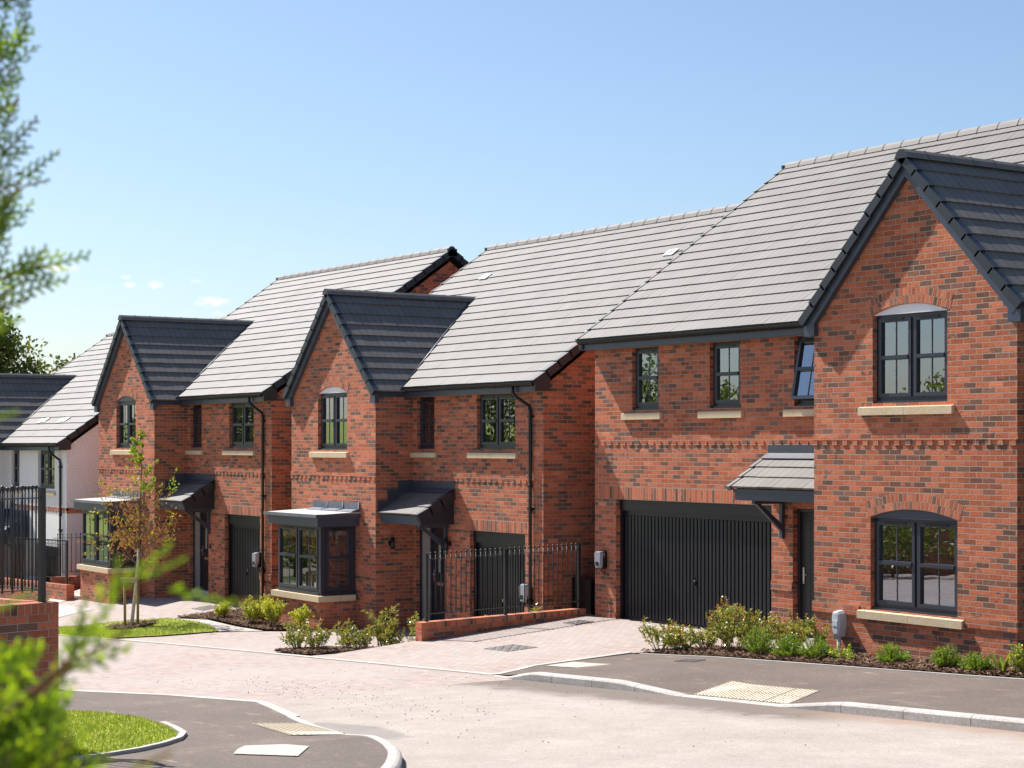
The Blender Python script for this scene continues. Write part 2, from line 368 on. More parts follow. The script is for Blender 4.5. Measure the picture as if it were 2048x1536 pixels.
# ------------------------------------------------------------------ mesh builder
class MB:
    def __init__(s): s.v = []; s.f = []; s.uv = []; s.mi = []; s.mats = []; s.xf = Matrix.Identity(4); s.sm = []; s.smooth = False
    def mid(s, m):
        if m not in s.mats: s.mats.append(m)
        return s.mats.index(m)
    def face(s, pts, m, uv=None):
        P = [s.xf @ Vector(p) for p in pts]
        b = len(s.v); s.v.extend(P); s.f.append(tuple(range(b, b + len(P)))); s.mi.append(s.mid(m)); s.sm.append(s.smooth)
        if uv is None:
            n = geometry.normal(P) if len(P) > 2 else Vector((0, 0, 1))
            if abs(n.z) > .95: uv = [(p.x, p.y) for p in P]
            elif abs(n.z) < .05 and abs(n.y) > .7: uv = [(p.x, p.z) for p in P]
            elif abs(n.z) < .05: uv = [(p.y, p.z) for p in P]
            else:
                t = Vector((0, 0, 1)).cross(n).normalized(); bt = n.cross(t)
                uv = [(p.dot(t), p.dot(bt)) for p in P]
        s.uv.append(uv)
    def hexa(s, c, m):
        # c: 8 corners, bottom ring 0-3 (counter-clockwise from above), top ring 4-7
        for q in ((3, 2, 1, 0), (4, 5, 6, 7), (0, 1, 5, 4), (1, 2, 6, 5), (2, 3, 7, 6), (3, 0, 4, 7)):
            s.face([c[i] for i in q], m)
    def box(s, x0, x1, y0, y1, z0, z1, m):
        s.hexa([(x0, y0, z0), (x1, y0, z0), (x1, y1, z0), (x0, y1, z0), (x0, y0, z1), (x1, y0, z1), (x1, y1, z1), (x0, y1, z1)], m)
    def tube(s, path, r, m, n=8, cap=True):
        P = [Vector(p) for p in path]; rs = r if isinstance(r, (list, tuple)) else [r] * len(P)
        rings = []; ref = None
        for i, p in enumerate(P):
            d = (P[min(i + 1, len(P) - 1)] - P[max(i - 1, 0)]).normalized()
            if ref is None:
                ref = d.orthogonal().normalized()
            a = (ref - d * ref.dot(d))
            a = a.normalized() if a.length > 1e-5 else d.orthogonal().normalized(); ref = a
            b = d.cross(a)
            rings.append([p + (a * math.cos(2 * math.pi * k / n) + b * math.sin(2 * math.pi * k / n)) * rs[i] for k in range(n)])
        old = s.smooth; s.smooth = True
        for i in range(len(P) - 1):
            for k in range(n):
                k2 = (k + 1) % n
                s.face([rings[i][k], rings[i][k2], rings[i + 1][k2], rings[i + 1][k]], m)
        s.smooth = old
        if cap and n > 2:
            s.face(rings[0][::-1], m); s.face(rings[-1], m)
    def ball(s, c, r, m, n=8, sc=(1, 1, 1)):
        c = Vector(c); old = s.smooth; s.smooth = True
        rr = n // 2
        pt = lambda i, j: c + Vector((math.sin(math.pi * i / rr) * math.cos(2 * math.pi * j / n) * sc[0], math.sin(math.pi * i / rr) * math.sin(2 * math.pi * j / n) * sc[1], math.cos(math.pi * i / rr) * sc[2])) * r
        for i in range(rr):
            for j in range(n):
                q = [pt(i, j), pt(i + 1, j), pt(i + 1, j + 1), pt(i, j + 1)]
                if i == 0: q = q[:3]
                elif i == rr - 1: q = [q[0], q[1], q[3]]
                s.face(q, m)
        s.smooth = old
    def build(s, name, parent=None, loc=None):
        me = bpy.data.meshes.new(name); me.from_pydata([tuple(v) for v in s.v], [], s.f)
        for m in s.mats: me.materials.append(M[m])
        me.polygons.foreach_set('material_index', s.mi)
        me.polygons.foreach_set('use_smooth', s.sm)
        ul = me.uv_layers.new(name='UVMap')
        flat = [c for f in s.uv for p in f for c in p]
        ul.data.foreach_set('uv', flat)
        if any(s.sm):
            bm = bmesh.new(); bm.from_mesh(me); bmesh.ops.remove_doubles(bm, verts=bm.verts, dist=1e-5); bm.to_mesh(me); bm.free()
        me.update()
        o = bpy.data.objects.new(name, me); C.objects.link(o)
        if parent is not None: o.parent = parent
        if loc is not None: o.location = loc
        return o

def thing(name, label, cat, loc=(0, 0, 0), rz=0, group=None):
    o = bpy.data.objects.new(name, None); C.objects.link(o); o.location = loc; o.rotation_euler = (0, 0, rz)
    o.empty_display_size = .3; o['label'] = label; o['category'] = cat
    if group: o['group'] = group
    return o
def tag(o, label, cat, group=None, kind=None):
    o['label'] = label; o['category'] = cat
    if group: o['group'] = group
    if kind: o['kind'] = kind
    return o
def struct(o): o['kind'] = 'structure'; return o

# ------------------------------------------------------------------ the lie of the land
def RX(x): return max(-2.4, min(1.2, -.05 + .05 * (x + 19.56)))
def plot(x):
    if x < -48.4: return -1.68
    if x < -47.4: return -1.68 + .98 * (x + 48.4)
    if x < -27.2: return -.70
    return max(0.0, RX(x) + .13)
def G(x, y):
    r = RX(x)
    a0, a1 = (14.5, 19.7) if x > -27.2 else (15.0, 18.0)
    t = min(1, max(0, (y - a0) / (a1 - a0)))
    return r + (plot(x) - r) * t

def resample(poly, step):
    out = []
    n = len(poly)
    for i in range(n):
        a, b = Vector(poly[i]), Vector(poly[(i + 1) % n]); k = max(1, int((b - a).length / step))
        for j in range(k): out.append(a + (b - a) * (j / k))
    return out
def inside(p, poly):
    c = False; n = len(poly)
    for i in range(n):
        x1, y1 = poly[i][0], poly[i][1]; x2, y2 = poly[(i + 1) % n][0], poly[(i + 1) % n][1]
        if (y1 > p[1]) != (y2 > p[1]) and p[0] < (x2 - x1) * (p[1] - y1) / (y2 - y1) + x1: c = not c
    return c
def drape(name, poly, off, mat, step=.6, zf=None, skirt=0.0, jitter=0.0):
    zf = zf or G
    b = [Vector(p) for p in resample(poly, step)]
    pts = list(b); edges = [(i, (i + 1) % len(b)) for i in range(len(b))]
    xs = [p.x for p in b]; ys = [p.y for p in b]
    x = math.floor(min(xs) / step) * step
    while x < max(xs):
        y = math.floor(min(ys) / step) * step
        while y < max(ys):
            q = (x + 1e-3, y + 1e-3)
            if inside(q, b): pts.append(Vector(q))
            y += step
        x += step
    vv, ee, ff, *_ = geometry.delaunay_2d_cdt(pts, edges, [], 1, 1e-4)
    m = MB()
    for f in ff:
        P = [(vv[i].x, vv[i].y, zf(vv[i].x, vv[i].y) + off + (rnd.uniform(-1, 1) * jitter if jitter else 0)) for i in f] if not jitter else \
            [(vv[i].x, vv[i].y, zf(vv[i].x, vv[i].y) + off + jitter * math.sin(vv[i].x * 37.1 + vv[i].y * 11.3) * math.sin(vv[i].y * 29.7 - vv[i].x * 5.1)) for i in f]
        if geometry.normal([Vector(p) for p in P]).z < 0: P.reverse()
        m.face(P, mat)
    if skirt:
        n = len(b)
        area = sum(b[i].x * b[(i + 1) % n].y - b[(i + 1) % n].x * b[i].y for i in range(n))
        q = b if area > 0 else b[::-1]
        for i in range(n):
            p0, p1 = q[i], q[(i + 1) % n]
            z0, z1 = zf(p0.x, p0.y) + off, zf(p1.x, p1.y) + off
            m.face([(p0.x, p0.y, z0 - skirt), (p1.x, p1.y, z1 - skirt), (p1.x, p1.y, z1), (p0.x, p0.y, z0)], mat)
    return m.build(name)

# ------------------------------------------------------------------ walls with openings
def wall_face(m, x0, x1, ztop, openings, y, mat, depth=.10, z0=-1.0, extra=(), rev=None):
    """Front-facing wall (towards -y) with arched or square openings and brick reveals."""
    rev = rev or mat
    br = {x0, x1} | set(extra)
    for o in openings:
        br |= {o[0], o[1]}
        if o[4] > 0:
            for k in range(1, 10): br.add(o[0] + (o[1] - o[0]) * k / 10)
    br = sorted(b for b in br if x0 - 1e-6 <= b <= x1 + 1e-6)
    def head(o, x):
        if o[4] <= 0: return o[3]
        c = (o[0] + o[1]) / 2; h = (o[1] - o[0]) / 2
        return o[3] + o[4] * max(0, 1 - ((x - c) / h) ** 2)
    for a, b in zip(br, br[1:]):
        if b - a < 1e-5: continue
        mid = (a + b) / 2
        col = sorted([o for o in openings if o[0] < mid < o[1]], key=lambda o: o[2])
        za = zb = z0
        for o in col:
            m.face([(a, y, za), (b, y, zb), (b, y, o[2]), (a, y, o[2])], mat)
            za, zb = head(o, a), head(o, b)
            m.face([(a, y, za), (b, y, zb), (b, y + depth, zb), (a, y + depth, za)], rev)
        ta, tb = ztop(a), ztop(b)
        m.face([(a, y, za), (b, y, zb), (b, y, tb), (a, y, ta)], mat)
    for o in openings:
        m.face([(o[0], y, o[2]), (o[0], y + depth, o[2]), (o[0], y + depth, o[3]), (o[0], y, o[3])], rev)
        m.face([(o[1], y + depth, o[2]), (o[1], y, o[2]), (o[1], y, o[3]), (o[1], y + depth, o[3])], rev)
        m.face([(o[0], y, o[2]), (o[1], y, o[2]), (o[1], y + depth, o[2]), (o[0], y + depth, o[2])], rev)

def arch_ring(m, o, y, rings=2, hgt=.112):
    n = 14; c = (o[0] + o[1]) / 2; h = (o[1] - o[0]) / 2 + .04
    for k in range(rings):
        for i in range(n):
            P = []; U = []
            for (j, rr) in ((i, 0), (i + 1, 0), (i + 1, 1), (i, 1)):
                t = -1 + 2 * j / n
                x = c + h * t; sl = -2 * o[4] * t / h
                nx, nz = -sl, 1; L = math.hypot(nx, nz); q = hgt * (k + rr)
                P.append((x + nx / L * q, y, o[3] + o[4] * (1 - t * t) + nz / L * q))
                U.append((.225 * (k + rr), t * h * 1.03 + (.03 if k else 0)))
            m.face(P, 'stack', U)

def dentils(m, x0, x1, y, z, ledge=False, mat='brick'):
    if ledge: m.box(x0, x1, y - .015, y + .05, z + .075, z + .15, mat)
    x = x0
    while x + .1 <= x1 + .01:
        m.box(x, min(x + .102, x1), y - .013, y + .05, z + .002, z + .073, mat); x += .205

# ------------------------------------------------------------------ windows
def window(parent, x0, x1, z0, z1, y, lights=2, xf=None, arch=0.0, board=None, sill=None, bars=True, open_sash=False, vents=True,
           sill_split=True, mid=.5, side=False, blind=0.0, name='window'):
    """frame = the part; glass, sill and head board are its sub-parts. Local x right, y into the house, z up."""
    m = MB(); g = MB()
    if xf: m.xf = xf; g.xf = xf
    f = .055; yo = y
    m.box(x0, x0 + f, yo, yo + .07, z0, z1, 'frame'); m.box(x1 - f, x1, yo, yo + .07, z0, z1, 'frame')
    m.box(x0 + f, x1 - f, yo, yo + .07, z1 - f, z1, 'frame'); m.box(x0 + f, x1 - f, yo, yo + .07, z0, z0 + f + .03, 'frame')
    m.box(x0 - .02, x1 + .02, yo - .045, yo - .001, z0 - .012, z0 + .03, 'frame')
    w = (x1 - x0 - 2 * f); mull = .05 if lights > 1 else 0
    lw = (w - mull * (lights - 1)) / lights
    sash_objs = None
    for k in range(lights):
        a = x0 + f + k * (lw + mull); b = a + lw; c, d = z0 + f + .03, z1 - f
        if k: m.box(a - mull, a, yo, yo + .07, c, d, 'frame')
        mm, gg = m, g
        keep = (m.xf.copy(), g.xf.copy())
        if open_sash:
            piv = Matrix.Translation((0, yo, d)) @ Matrix.Rotation(R(-11), 4, 'X') @ Matrix.Translation((0, -yo, -d))
            m.xf = keep[0] @ piv; g.xf = keep[1] @ piv
        s = .052; ys = yo - .022
        def chamfer(xa, xb, za, zb, vert):
            # sash rail with a sloped bead towards the glass
            m.box(xa, xb, ys, yo + .05, za, zb, 'frame')
        chamfer(a, a + s, c, d, 1); chamfer(b - s, b, c, d, 1)
        chamfer(a + s, b - s, c, c + s, 0); chamfer(a + s, b - s, d - s, d, 0)
        zm = c + (d - c) * mid
        if bars:
            m.box(a + s, b - s, ys - .012, yo + .05, zm - .03, zm + .03, 'frame')
            m.box(a + s, b - s, ys - .02, ys - .012, zm - .018, zm + .018, 'frame')
            xc = (a + b) / 2
            m.box(xc - .0065, xc + .0065, yo + .008, yo + .014, c + s, d - s, 'glazebar')
        if vents: m.box(a + lw * .22, b - lw * .22, ys - .022, ys, d - .026, d - .008, 'black')
        g.face([(a + s - .003, yo + .018, c + s - .003), (b - s + .003, yo + .018, c + s - .003), (b - s + .003, yo + .018, d - s + .003), (a + s - .003, yo + .018, d - s + .003)], 'glass')
        m.xf, g.xf = keep
    fr = m.build(name, parent)
    g.build('glass', fr)
    if arch > 0 or board:
        bm = MB()
        if xf: bm.xf = xf
        n = 10; c = (x0 + x1) / 2; h = (x1 - x0) / 2 + .01; P = []
        yb = yo - .055
        P = [(c - h, yb, z1)] + [(c + h, yb, z1)] + [(c + h * (1 - 2 * i / n), yb, z1 + arch * (1 - (1 - 2 * i / n) ** 2) - .002) for i in range(1, n)]
        bm.face(P, board)
        bm.box(x0 - .01, x1 + .01, yb - .012, yo + .02, z1 - .006, z1 + .004, board)
        bm.build('head_board', fr)
    if blind:
        bl = MB()
        if xf: bl.xf = xf
        bl.box(x0 + f, x1 - f, yo + .08, yo + .09, z1 - blind, z1, 'curtain')
        if not side:
            bl.box(x0 + f, x0 + f + .13, yo + .09, yo + .11, z0, z1, 'curtain'); bl.box(x1 - f - .13, x1 - f, yo + .09, yo + .11, z0, z1, 'curtain')
        bl.build('blind', fr)
    if sill:
        sx0, sx1, sz0, sz1, sy = sill
        sm = MB()
        if xf: sm.xf = xf
        cuts = [sx0, (sx0 + sx1) / 2, sx1] if sill_split else [sx0, sx1]
        for a, b in zip(cuts, cuts[1:]):
            aa, bb = a + (.003 if a != sx0 else 0), b - (.003 if b != sx1 else 0)
            sm.hexa([(aa, sy - .065, sz0), (bb, sy - .065, sz0), (bb, sy + .11, sz0), (aa, sy + .11, sz0),
                     (aa, sy - .065, sz1 - .02), (bb, sy - .065, sz1 - .02), (bb, sy + .11, sz1 + .012), (aa, sy + .11, sz1 + .012)], 'sill')
        sm.build('sill', fr)
    return fr

# ------------------------------------------------------------------ tiled roofs
GAUGE = .335
def roof_plane(m, org, u, w, L, left, right, t=.031, gauge=GAUGE):
    """Courses of thick tiles. org = eave origin, u = along eave (to the viewer's right), w = up the slope; left/right give u-limits at slope distance s."""
    org = Vector(org); u = Vector(u).normalized(); w = Vector(w).normalized(); n = u.cross(w).normalized()
    k = max(1, round(L / gauge)); gg = L / k
    TW = .336
    for i in range(k):
        s0, s1 = i * gg, (i + 1) * gg
        l0, r0, l1, r1 = left(s0), right(s0), left(s1), right(s1)
        if r0 <= l0 and r1 <= l1: continue
        j0, j1 = math.floor(min(l0, l1) / TW), math.ceil(max(r0, r1) / TW)
        for j in range(j0, j1):
            a0, b0 = min(max(j * TW, l0), r0), min(max((j + 1) * TW, l0), r0)
            a1, b1 = min(max(j * TW, l1), r1), min(max((j + 1) * TW, l1), r1)
            if b0 - a0 < 1e-4 and b1 - a1 < 1e-4: continue
            q0, q1 = rnd.gauss(0, .0013), rnd.gauss(0, .0013)
            lo0, lo1, hi = n * (t + q0), n * (t + q1), n * .009
            A = org + u * a0 + w * (s0 + q1) + lo0; B = org + u * b0 + w * (s0 + q1) + lo1
            Cc = org + u * b1 + w * (s1 + .012) + hi; D = org + u * a1 + w * (s1 + .012) + hi
            if b0 - a0 < 1e-4: m.face([A, Cc, D], 'tile', [(a0, i + .05), (b1, i + .95), (a1, i + .95)])
            elif b1 - a1 < 1e-4: m.face([A, B, D], 'tile', [(a0, i + .05), (b0, i + .05), (a1, i + .95)])
            else: m.face([A, B, Cc, D], 'tile', [(a0, i + .05), (b0, i + .05), (b1, i + .95), (a1, i + .95)])
            if b0 - a0 > 1e-4:
                A0, B0 = A - n * (t + .004), B - n * (t + .004)
                m.face([A0, B0, B, A], 'tile', [(a0, i + .05), (b0, i + .05), (b0, i + .06), (a0, i + .06)])
        e0, e1 = org + u * l0 + w * s0, org + u * r0 + w * s0
        m.face([e0, e0 + n * t, org + u * l1 + w * s1], 'tile'); m.face([e1 + n * t, e1, org + u * r1 + w * s1], 'tile')
    return gg

def verge_caps(m, org, u, w, L, at, outward, gauge=GAUGE, t=.031, width=.085, hang=.13, mat='verge'):
    """Dry-verge caps stepping up one edge of a slope. outward = +1 when the verge is at the +u end."""
    org = Vector(org); u = Vector(u).normalized(); w = Vector(w).normalized(); n = u.cross(w).normalized()
    k = max(1, round(L / gauge)); gg = L / k
    for i in range(k):
        s0, s1 = i * gg - .035, (i + 1) * gg - .004
        a, b = at - outward * width, at + outward * .03
        if a > b: a, b = b, a
        top0, top1 = t + .016, .02
        P = lambda uu, ss, hh: org + u * uu + w * ss + n * hh
        m.hexa([P(a, s0, -hang + .016), P(b, s0, -hang + .016), P(b, s1, -hang), P(a, s1, -hang),
                P(a, s0, top0), P(b, s0, top0), P(b, s1, top1), P(a, s1, top1)], mat)

def ridge_run(m, p0, p1, mat='ridge', seg=.45, r=.115):
    p0, p1 = Vector(p0), Vector(p1); d = (p1 - p0); L = d.length; d.normalize(); side = d.cross(Vector((0, 0, 1))).normalized(); up = Vector((0, 0, 1))
    k = max(1, round(L / seg)); sg = L / k
    prof = [(-r * 1.12, -.085), (-r * .78, -.004), (-r * .34, .042), (r * .34, .042), (r * .78, -.004), (r * 1.12, -.085)]
    for i in range(k):
        a, b = p0 + d * (i * sg), p0 + d * ((i + 1) * sg - .004)
        old = m.smooth
        for (q0, q1) in zip(prof, prof[1:]):
            m.face([a + side * q0[0] + up * q0[1], b + side * q0[0] + up * q0[1], b + side * q1[0] + up * q1[1], a + side * q1[0] + up * q1[1]][::-1], mat)
        # raised joint collar
        c0, c1 = b - d * .03, b
        pr = [(x * 1.05, z + .008) for x, z in prof]
        for (q0, q1) in zip(pr, pr[1:]):
            m.face([c0 + side * q0[0] + up * q0[1], c1 + side * q0[0] + up * q0[1], c1 + side * q1[0] + up * q1[1], c0 + side * q1[0] + up * q1[1]][::-1], mat)
    for e, fl in ((p0, 1), (p1, 0)):
        P = [e + side * x + up * z for x, z in prof]
        m.face(P[::-1] if fl else P, 'verge' if mat == 'ridge' else mat)

def gutter(m, x0, x1, y, z, r=.058):
    n = 8
    for i in range(n):
        a0, a1 = math.pi * i / n, math.pi * (i + 1) / n
        for rr, fl in ((r, 0), (r - .006, 1)):
            q = [(x0, y - rr * math.cos(a0), z - rr * math.sin(a0)), (x1, y - rr * math.cos(a0), z - rr * math.sin(a0)),
                 (x1, y - rr * math.cos(a1), z - rr * math.sin(a1)), (x0, y - rr * math.cos(a1), z - rr * math.sin(a1))]
            m.smooth = True; m.face(q if fl else q[::-1], 'black'); m.smooth = False
    m.box(x0, x1, y - r - .004, y - r + .006, z - .004, z + .01, 'black')
    for xx in (x0, x1):
        P = [(xx, y - r * math.cos(math.pi * i / n), z - r * math.sin(math.pi * i / n)) for i in range(n + 1)]
        m.face(P, 'black')
    x = x0 + .25
    while x < x1 - .1:
        P = [(y - (r + .008) * math.cos(math.pi * i / n), z - (r + .008) * math.sin(math.pi * i / n)) for i in range(n + 1)]
        for (q0, q1) in zip(P, P[1:]):
            m.face([(x, q0[0], q0[1]), (x, q1[0], q1[1]), (x + .025, q1[0], q1[1]), (x + .025, q0[0], q0[1])], 'black')
            m.face([(x, q0[0], q0[1]), (x, q1[0], q1[1]), (x, q1[0] + .01, q1[1] + .012), (x, q0[0] + .01, q0[1] + .012)], 'black')
            m.face([(x + .025, q0[0], q0[1]), (x + .025, q1[0], q1[1]), (x + .025, q1[0] + .01, q1[1] + .012), (x + .025, q0[0] + .01, q0[1] + .012)], 'black')
        m.box(x - .01, x + .035, y + .02, y + r + .02, z - .05, z + .01, 'black')
        x += .82

def downpipe(parent, x, yg, zg, yw, zb, side=.25, name='downpipe'):
    m = MB(); r = .034
    m.tube([(x, yg, zg - .05), (x, yg, zg - .16), (x + side * .18, yg + .03, zg - .24), (x + side * .85, yw - .05, zg - .42), (x + side, yw - .045, zg - .52), (x + side, yw - .045, zb)], r, 'black', 10)
    z = zg - .62
    while z > zb + .3:
        m.box(x + side - .05, x + side + .05, yw - .085, yw, z - .02, z + .02, 'black')
        m.box(x + side + .04, x + side + .1, yw - .035, yw - .015, z - .012, z + .012, 'black'); z -= 1.75
    m.tube([(x + side, yw - .045, zg - 1.9), (x + side, yw - .045, zg - 1.98)], r + .007, 'black', 10)
    return m.build(name, parent)

# ------------------------------------------------------------------ doors
def garage_door(parent, x0, x1, z0, z1, y, lintel=.24, rib=.115, label=None):
    m = MB(); fr = .07
    m.box(x0, x0 + fr, y, y + .1, z0, z1 - lintel, 'garage'); m.box(x1 - fr, x1, y, y + .1, z0, z1 - lintel, 'garage')
    m.box(x0, x1, y - .01, y + .1, z1 - lintel, z1, 'garage')
    m.box(x0 + fr, x1 - fr, y + .05, y + .1, z1 - lintel - .085, z1 - lintel, 'garage')
    a, b, c, d = x0 + fr + .015, x1 - fr - .015, z0 + .03, z1 - lintel - .09
    m.box(a, b, y + .075, y + .09, c, d, 'garage')
    k = round((b - a) / rib); p = (b - a) / k
    for i in range(k):
        xa = a + i * p
        m.hexa([(xa + p * .2, y + .035, c), (xa + p * .86, y + .035, c), (xa + p * .93, y + .075, c), (xa + p * .13, y + .075, c),
                (xa + p * .2, y + .035, d), (xa + p * .86, y + .035, d), (xa + p * .93, y + .075, d), (xa + p * .13, y + .075, d)], 'garage')
    m.box(a, b, y + .035, y + .075, z0, z0 + .05, 'black')
    o = m.build('garage_door', parent)
    if label: o['label'] = label
    h = MB(); xc = (x0 + x1) / 2; zc = z0 + (d - z0) * .42
    h.ball((xc, y + .025, zc), .03, 'black', 8); h.box(xc - .008, xc + .008, y + .005, y + .03, zc - .06, zc + .0, 'black')
    h.box(xc - .008, xc + .012, y + .035, y + .05, zc + .03, zc + .085, 'steel')
    h.build('handle', o); return o

def front_door(parent, x0, x1, z0, z1, y, sidelight=True):
    m = MB(); f = .055
    m.box(x0, x0 + f, y, y + .08, z0, z1, 'frame'); m.box(x1 - f, x1, y, y + .08, z0, z1, 'frame'); m.box(x0 + f, x1 - f, y, y + .08, z1 - f, z1, 'frame')
    m.box(x0, x1, y - .05, y + .08, z0 - .05, z0 + .03, 'ventmetal'); m.box(x0, x1, y - .098, y + .08, z0 - .5, z0 - .05, 'slab')
    dx0 = x0 + f
    if sidelight:
        sw = .36; m.box(x0 + f + sw, x0 + f + sw + .06, y, y + .08, z0, z1 - f, 'frame'); dx0 = x0 + f + sw + .06
    fr = m.build('front_door', parent)
    if sidelight:
        s = MB(); s.box(x0 + f, x0 + f + sw, y + .03, y + .045, z0 + .03, z1 - f, 'glasscream'); s.build('side_light', fr)
    d = MB(); a, b = dx0 + .01, x1 - f - .01; c, e = z0 + .04, z1 - f - .01
    d.box(a, b, y + .03, y + .075, c, e, 'doorpaint')
    k = 7; pw = (b - a - .2) / k
    for i in range(k):
        d.box(a + .1 + i * pw + .004, a + .1 + (i + 1) * pw - .004, y + .024, y + .03, c + .25, e - .12, 'doorpaint')
    d.box(a, b, y + .022, y + .03, c + .16, c + .24, 'doorpaint')
    leaf = d.build('door_leaf', fr)
    g = MB(); xc = (a + b) / 2
    g.box(xc - .075, xc + .075, y + .012, y + .026, z0 + 1.05, z0 + 1.72, 'black'); g.box(xc - .05, xc + .05, y + .008, y + .013, z0 + 1.075, z0 + 1.695, 'glasscream'); g.build('door_glass', fr)
    h = MB(); h.box(a + .05, a + .085, y + .008, y + .024, z0 + .88, z0 + 1.14, 'steel'); h.tube([(a + .067, y + .02, z0 + 1.03), (a + .067, y - .03, z0 + 1.03), (a + .17, y - .03, z0 + 1.03)], .009, 'steel', 6)
    h.build('door_handle', fr)
    l = MB(); l.box(xc - .13, xc + .13, y + .012, y + .024, z0 + .8, z0 + .87, 'steel'); l.build('letterbox', fr)
    return fr

def canopy(parent, x0, x1, depth, ze, zw, bracket_x, left_open=False, right_open=True, lead='darklead'):
    """Lean-to door canopy on the main wall (y=0): tiles, fascia, cheek, bracket and flashing."""
    root = MB()
    sl = Vector((0, depth + .08, zw - ze)); L = sl.length
    # timber box: fascia board, soffit and cheeks
    root.box(x0 + .05, x1 - .05, -depth - .02, -depth + .005, ze - .2, ze - .045, 'navy')
    root.box(x0 + .04, x1 - .04, -depth - .045, -depth - .02, ze - .075, ze - .02, 'navy')
    root.box(x0 + .05, x1 - .05, -depth + .005, -.002, ze - .2, ze - .185, 'navy')
    for xx in (x0 + .05, x1 - .075):
        P0 = [(xx, -depth + .006, ze - .185), (xx, -.002, ze - .185), (xx, -.002, zw - .05), (xx, -depth + .006, ze - .03)]
        P1 = [(xx + .025, p[1], p[2]) for p in P0]
        root.face(P0, 'verge'); root.face(P1[::-1], 'verge')
        root.face([P0[0], P0[3], P1[3], P1[0]], 'verge'); root.face([P0[3], P0[2], P1[2], P1[3]], 'verge')
    o = root.build('canopy', parent)
    t = MB(); org = (x0, -depth - .08, ze)
    roof_plane(t, org, (1, 0, 0), sl, L - .1, lambda s: 0, lambda s: x1 - x0)
    t.build('canopy_tiles', o)
    v = MB()
    if right_open: verge_caps(v, org, (1, 0, 0), sl, L - .1, x1 - x0, 1, hang=.16)
    if left_open: verge_caps(v, org, (1, 0, 0), sl, L - .1, 0, -1, hang=.05, width=.05, mat='ridge')
    v.build('canopy_verge', o)
    f = MB()
    w = sl.normalized(); n = Vector((1, 0, 0)).cross(w)
    a = Vector((x0 + .0, -depth - .08, ze)) + w * (L - .17) + n * .045; b = a + Vector((x1 - x0 - .02, 0, 0))
    c2 = Vector((b.x, -.012, zw + .03)); d2 = Vector((a.x, -.012, zw + .03))
    f.face([a, b, c2, d2], lead); f.face([a - n * .012, b - n * .012, b, a], lead)
    f.box(x0, x1 - .02, -.014, -.002, zw + .02, zw + .16, lead)
    f.build('flashing', o)
    br = MB(); bx = bracket_x
    zt = ze - .2
    br.box(bx - .035, bx + .035, -.06, -.002, zt - .62, zt, 'navy')
    br.box(bx - .035, bx + .035, -depth + .1, -.06, zt - .06, zt - .002, 'navy')
    P = [(-depth + .14, zt - .06), (-depth + .24, zt - .06), (-.06, zt - .38), (-.06, zt - .5)]
    A = [(bx - .03, p[0], p[1]) for p in P]; B = [(bx + .03, p[0], p[1]) for p in P]
    br.face(A[::-1], 'navy'); br.face(B, 'navy')
    for i in range(4):
        j = (i + 1) % 4; br.face([A[i], A[j], B[j], B[i]], 'navy')
    br.build('bracket', o)
    return o

# ------------------------------------------------------------------ shared roof assembly
EZ, EY, PITCH = 5.06, -.27, R(35.1)
HD = 9.8
RZ = EZ + (HD / 2 - EY) * math.tan(PITCH)
def main_roof(parent, x0, x1, verge_l=True, verge_r=True, gx0=None, gx1=None):
    """Dual pitch roof with its ridge along x, eaves at the front and back."""
    L = (HD / 2 - EY) / math.cos(PITCH)
    m = MB(); W = x1 - x0
    roof_plane(m, (x0, EY, EZ), (1, 0, 0), (0, math.cos(PITCH), math.sin(PITCH)), L, lambda s: 0, lambda s: W)
    roof_plane(m, (x1, HD - EY, EZ), (-1, 0, 0), (0, -math.cos(PITCH), math.sin(PITCH)), L, lambda s: 0, lambda s: W)
    ro = m.build('roof', parent)
    r = MB(); ridge_run(r, (x0, HD / 2, RZ + .035), (x1, HD / 2, RZ + .035)); r.build('ridge', ro)
    for e, s in ((x0, -1), (x1, 1)):
        if (s < 0 and not verge_l) or (s > 0 and not verge_r): continue
        v = MB()
        verge_caps(v, (x0, EY, EZ), (1, 0, 0), (0, math.cos(PITCH), math.sin(PITCH)), L, 0 if s < 0 else W, s, width=.03 if s < 0 else .085, mat='ridge' if s < 0 else 'verge')  # left front caps take paler ridge grey: their sunlit brightness put into colour
        verge_caps(v, (x1, HD - EY, EZ), (-1, 0, 0), (0, -math.cos(PITCH), math.sin(PITCH)), L, W if s < 0 else 0, -s)
        v.box(e - .03, e + .03, HD / 2 - .13, HD / 2 + .13, RZ - .17, RZ + .02, 'verge')
        v.build('verge', ro)
    # eaves box end under each verge (the foot seen at the corner)
    for e, s in ((x0, -1), (x1, 1)):
        if (s < 0 and not verge_l) or (s > 0 and not verge_r): continue
        b = MB()
        P = [(EY + .02, EZ - .17), (EY + .36, EZ - .17), (EY + .36, EZ + .12), (EY + .02, EZ - .03)]
        xa, xb = (e - .0, e + .1) if s < 0 else (e - .1, e + .0)
        A = [(xa, *p) for p in P]; B = [(xb, *p) for p in P]
        b.face(A[::-1], 'verge'); b.face(B, 'verge')
        for i in range(4): j = (i + 1) % 4; b.face([A[i], A[j], B[j], B[i]], 'verge')
        b.build('eaves_end', ro)
    return ro

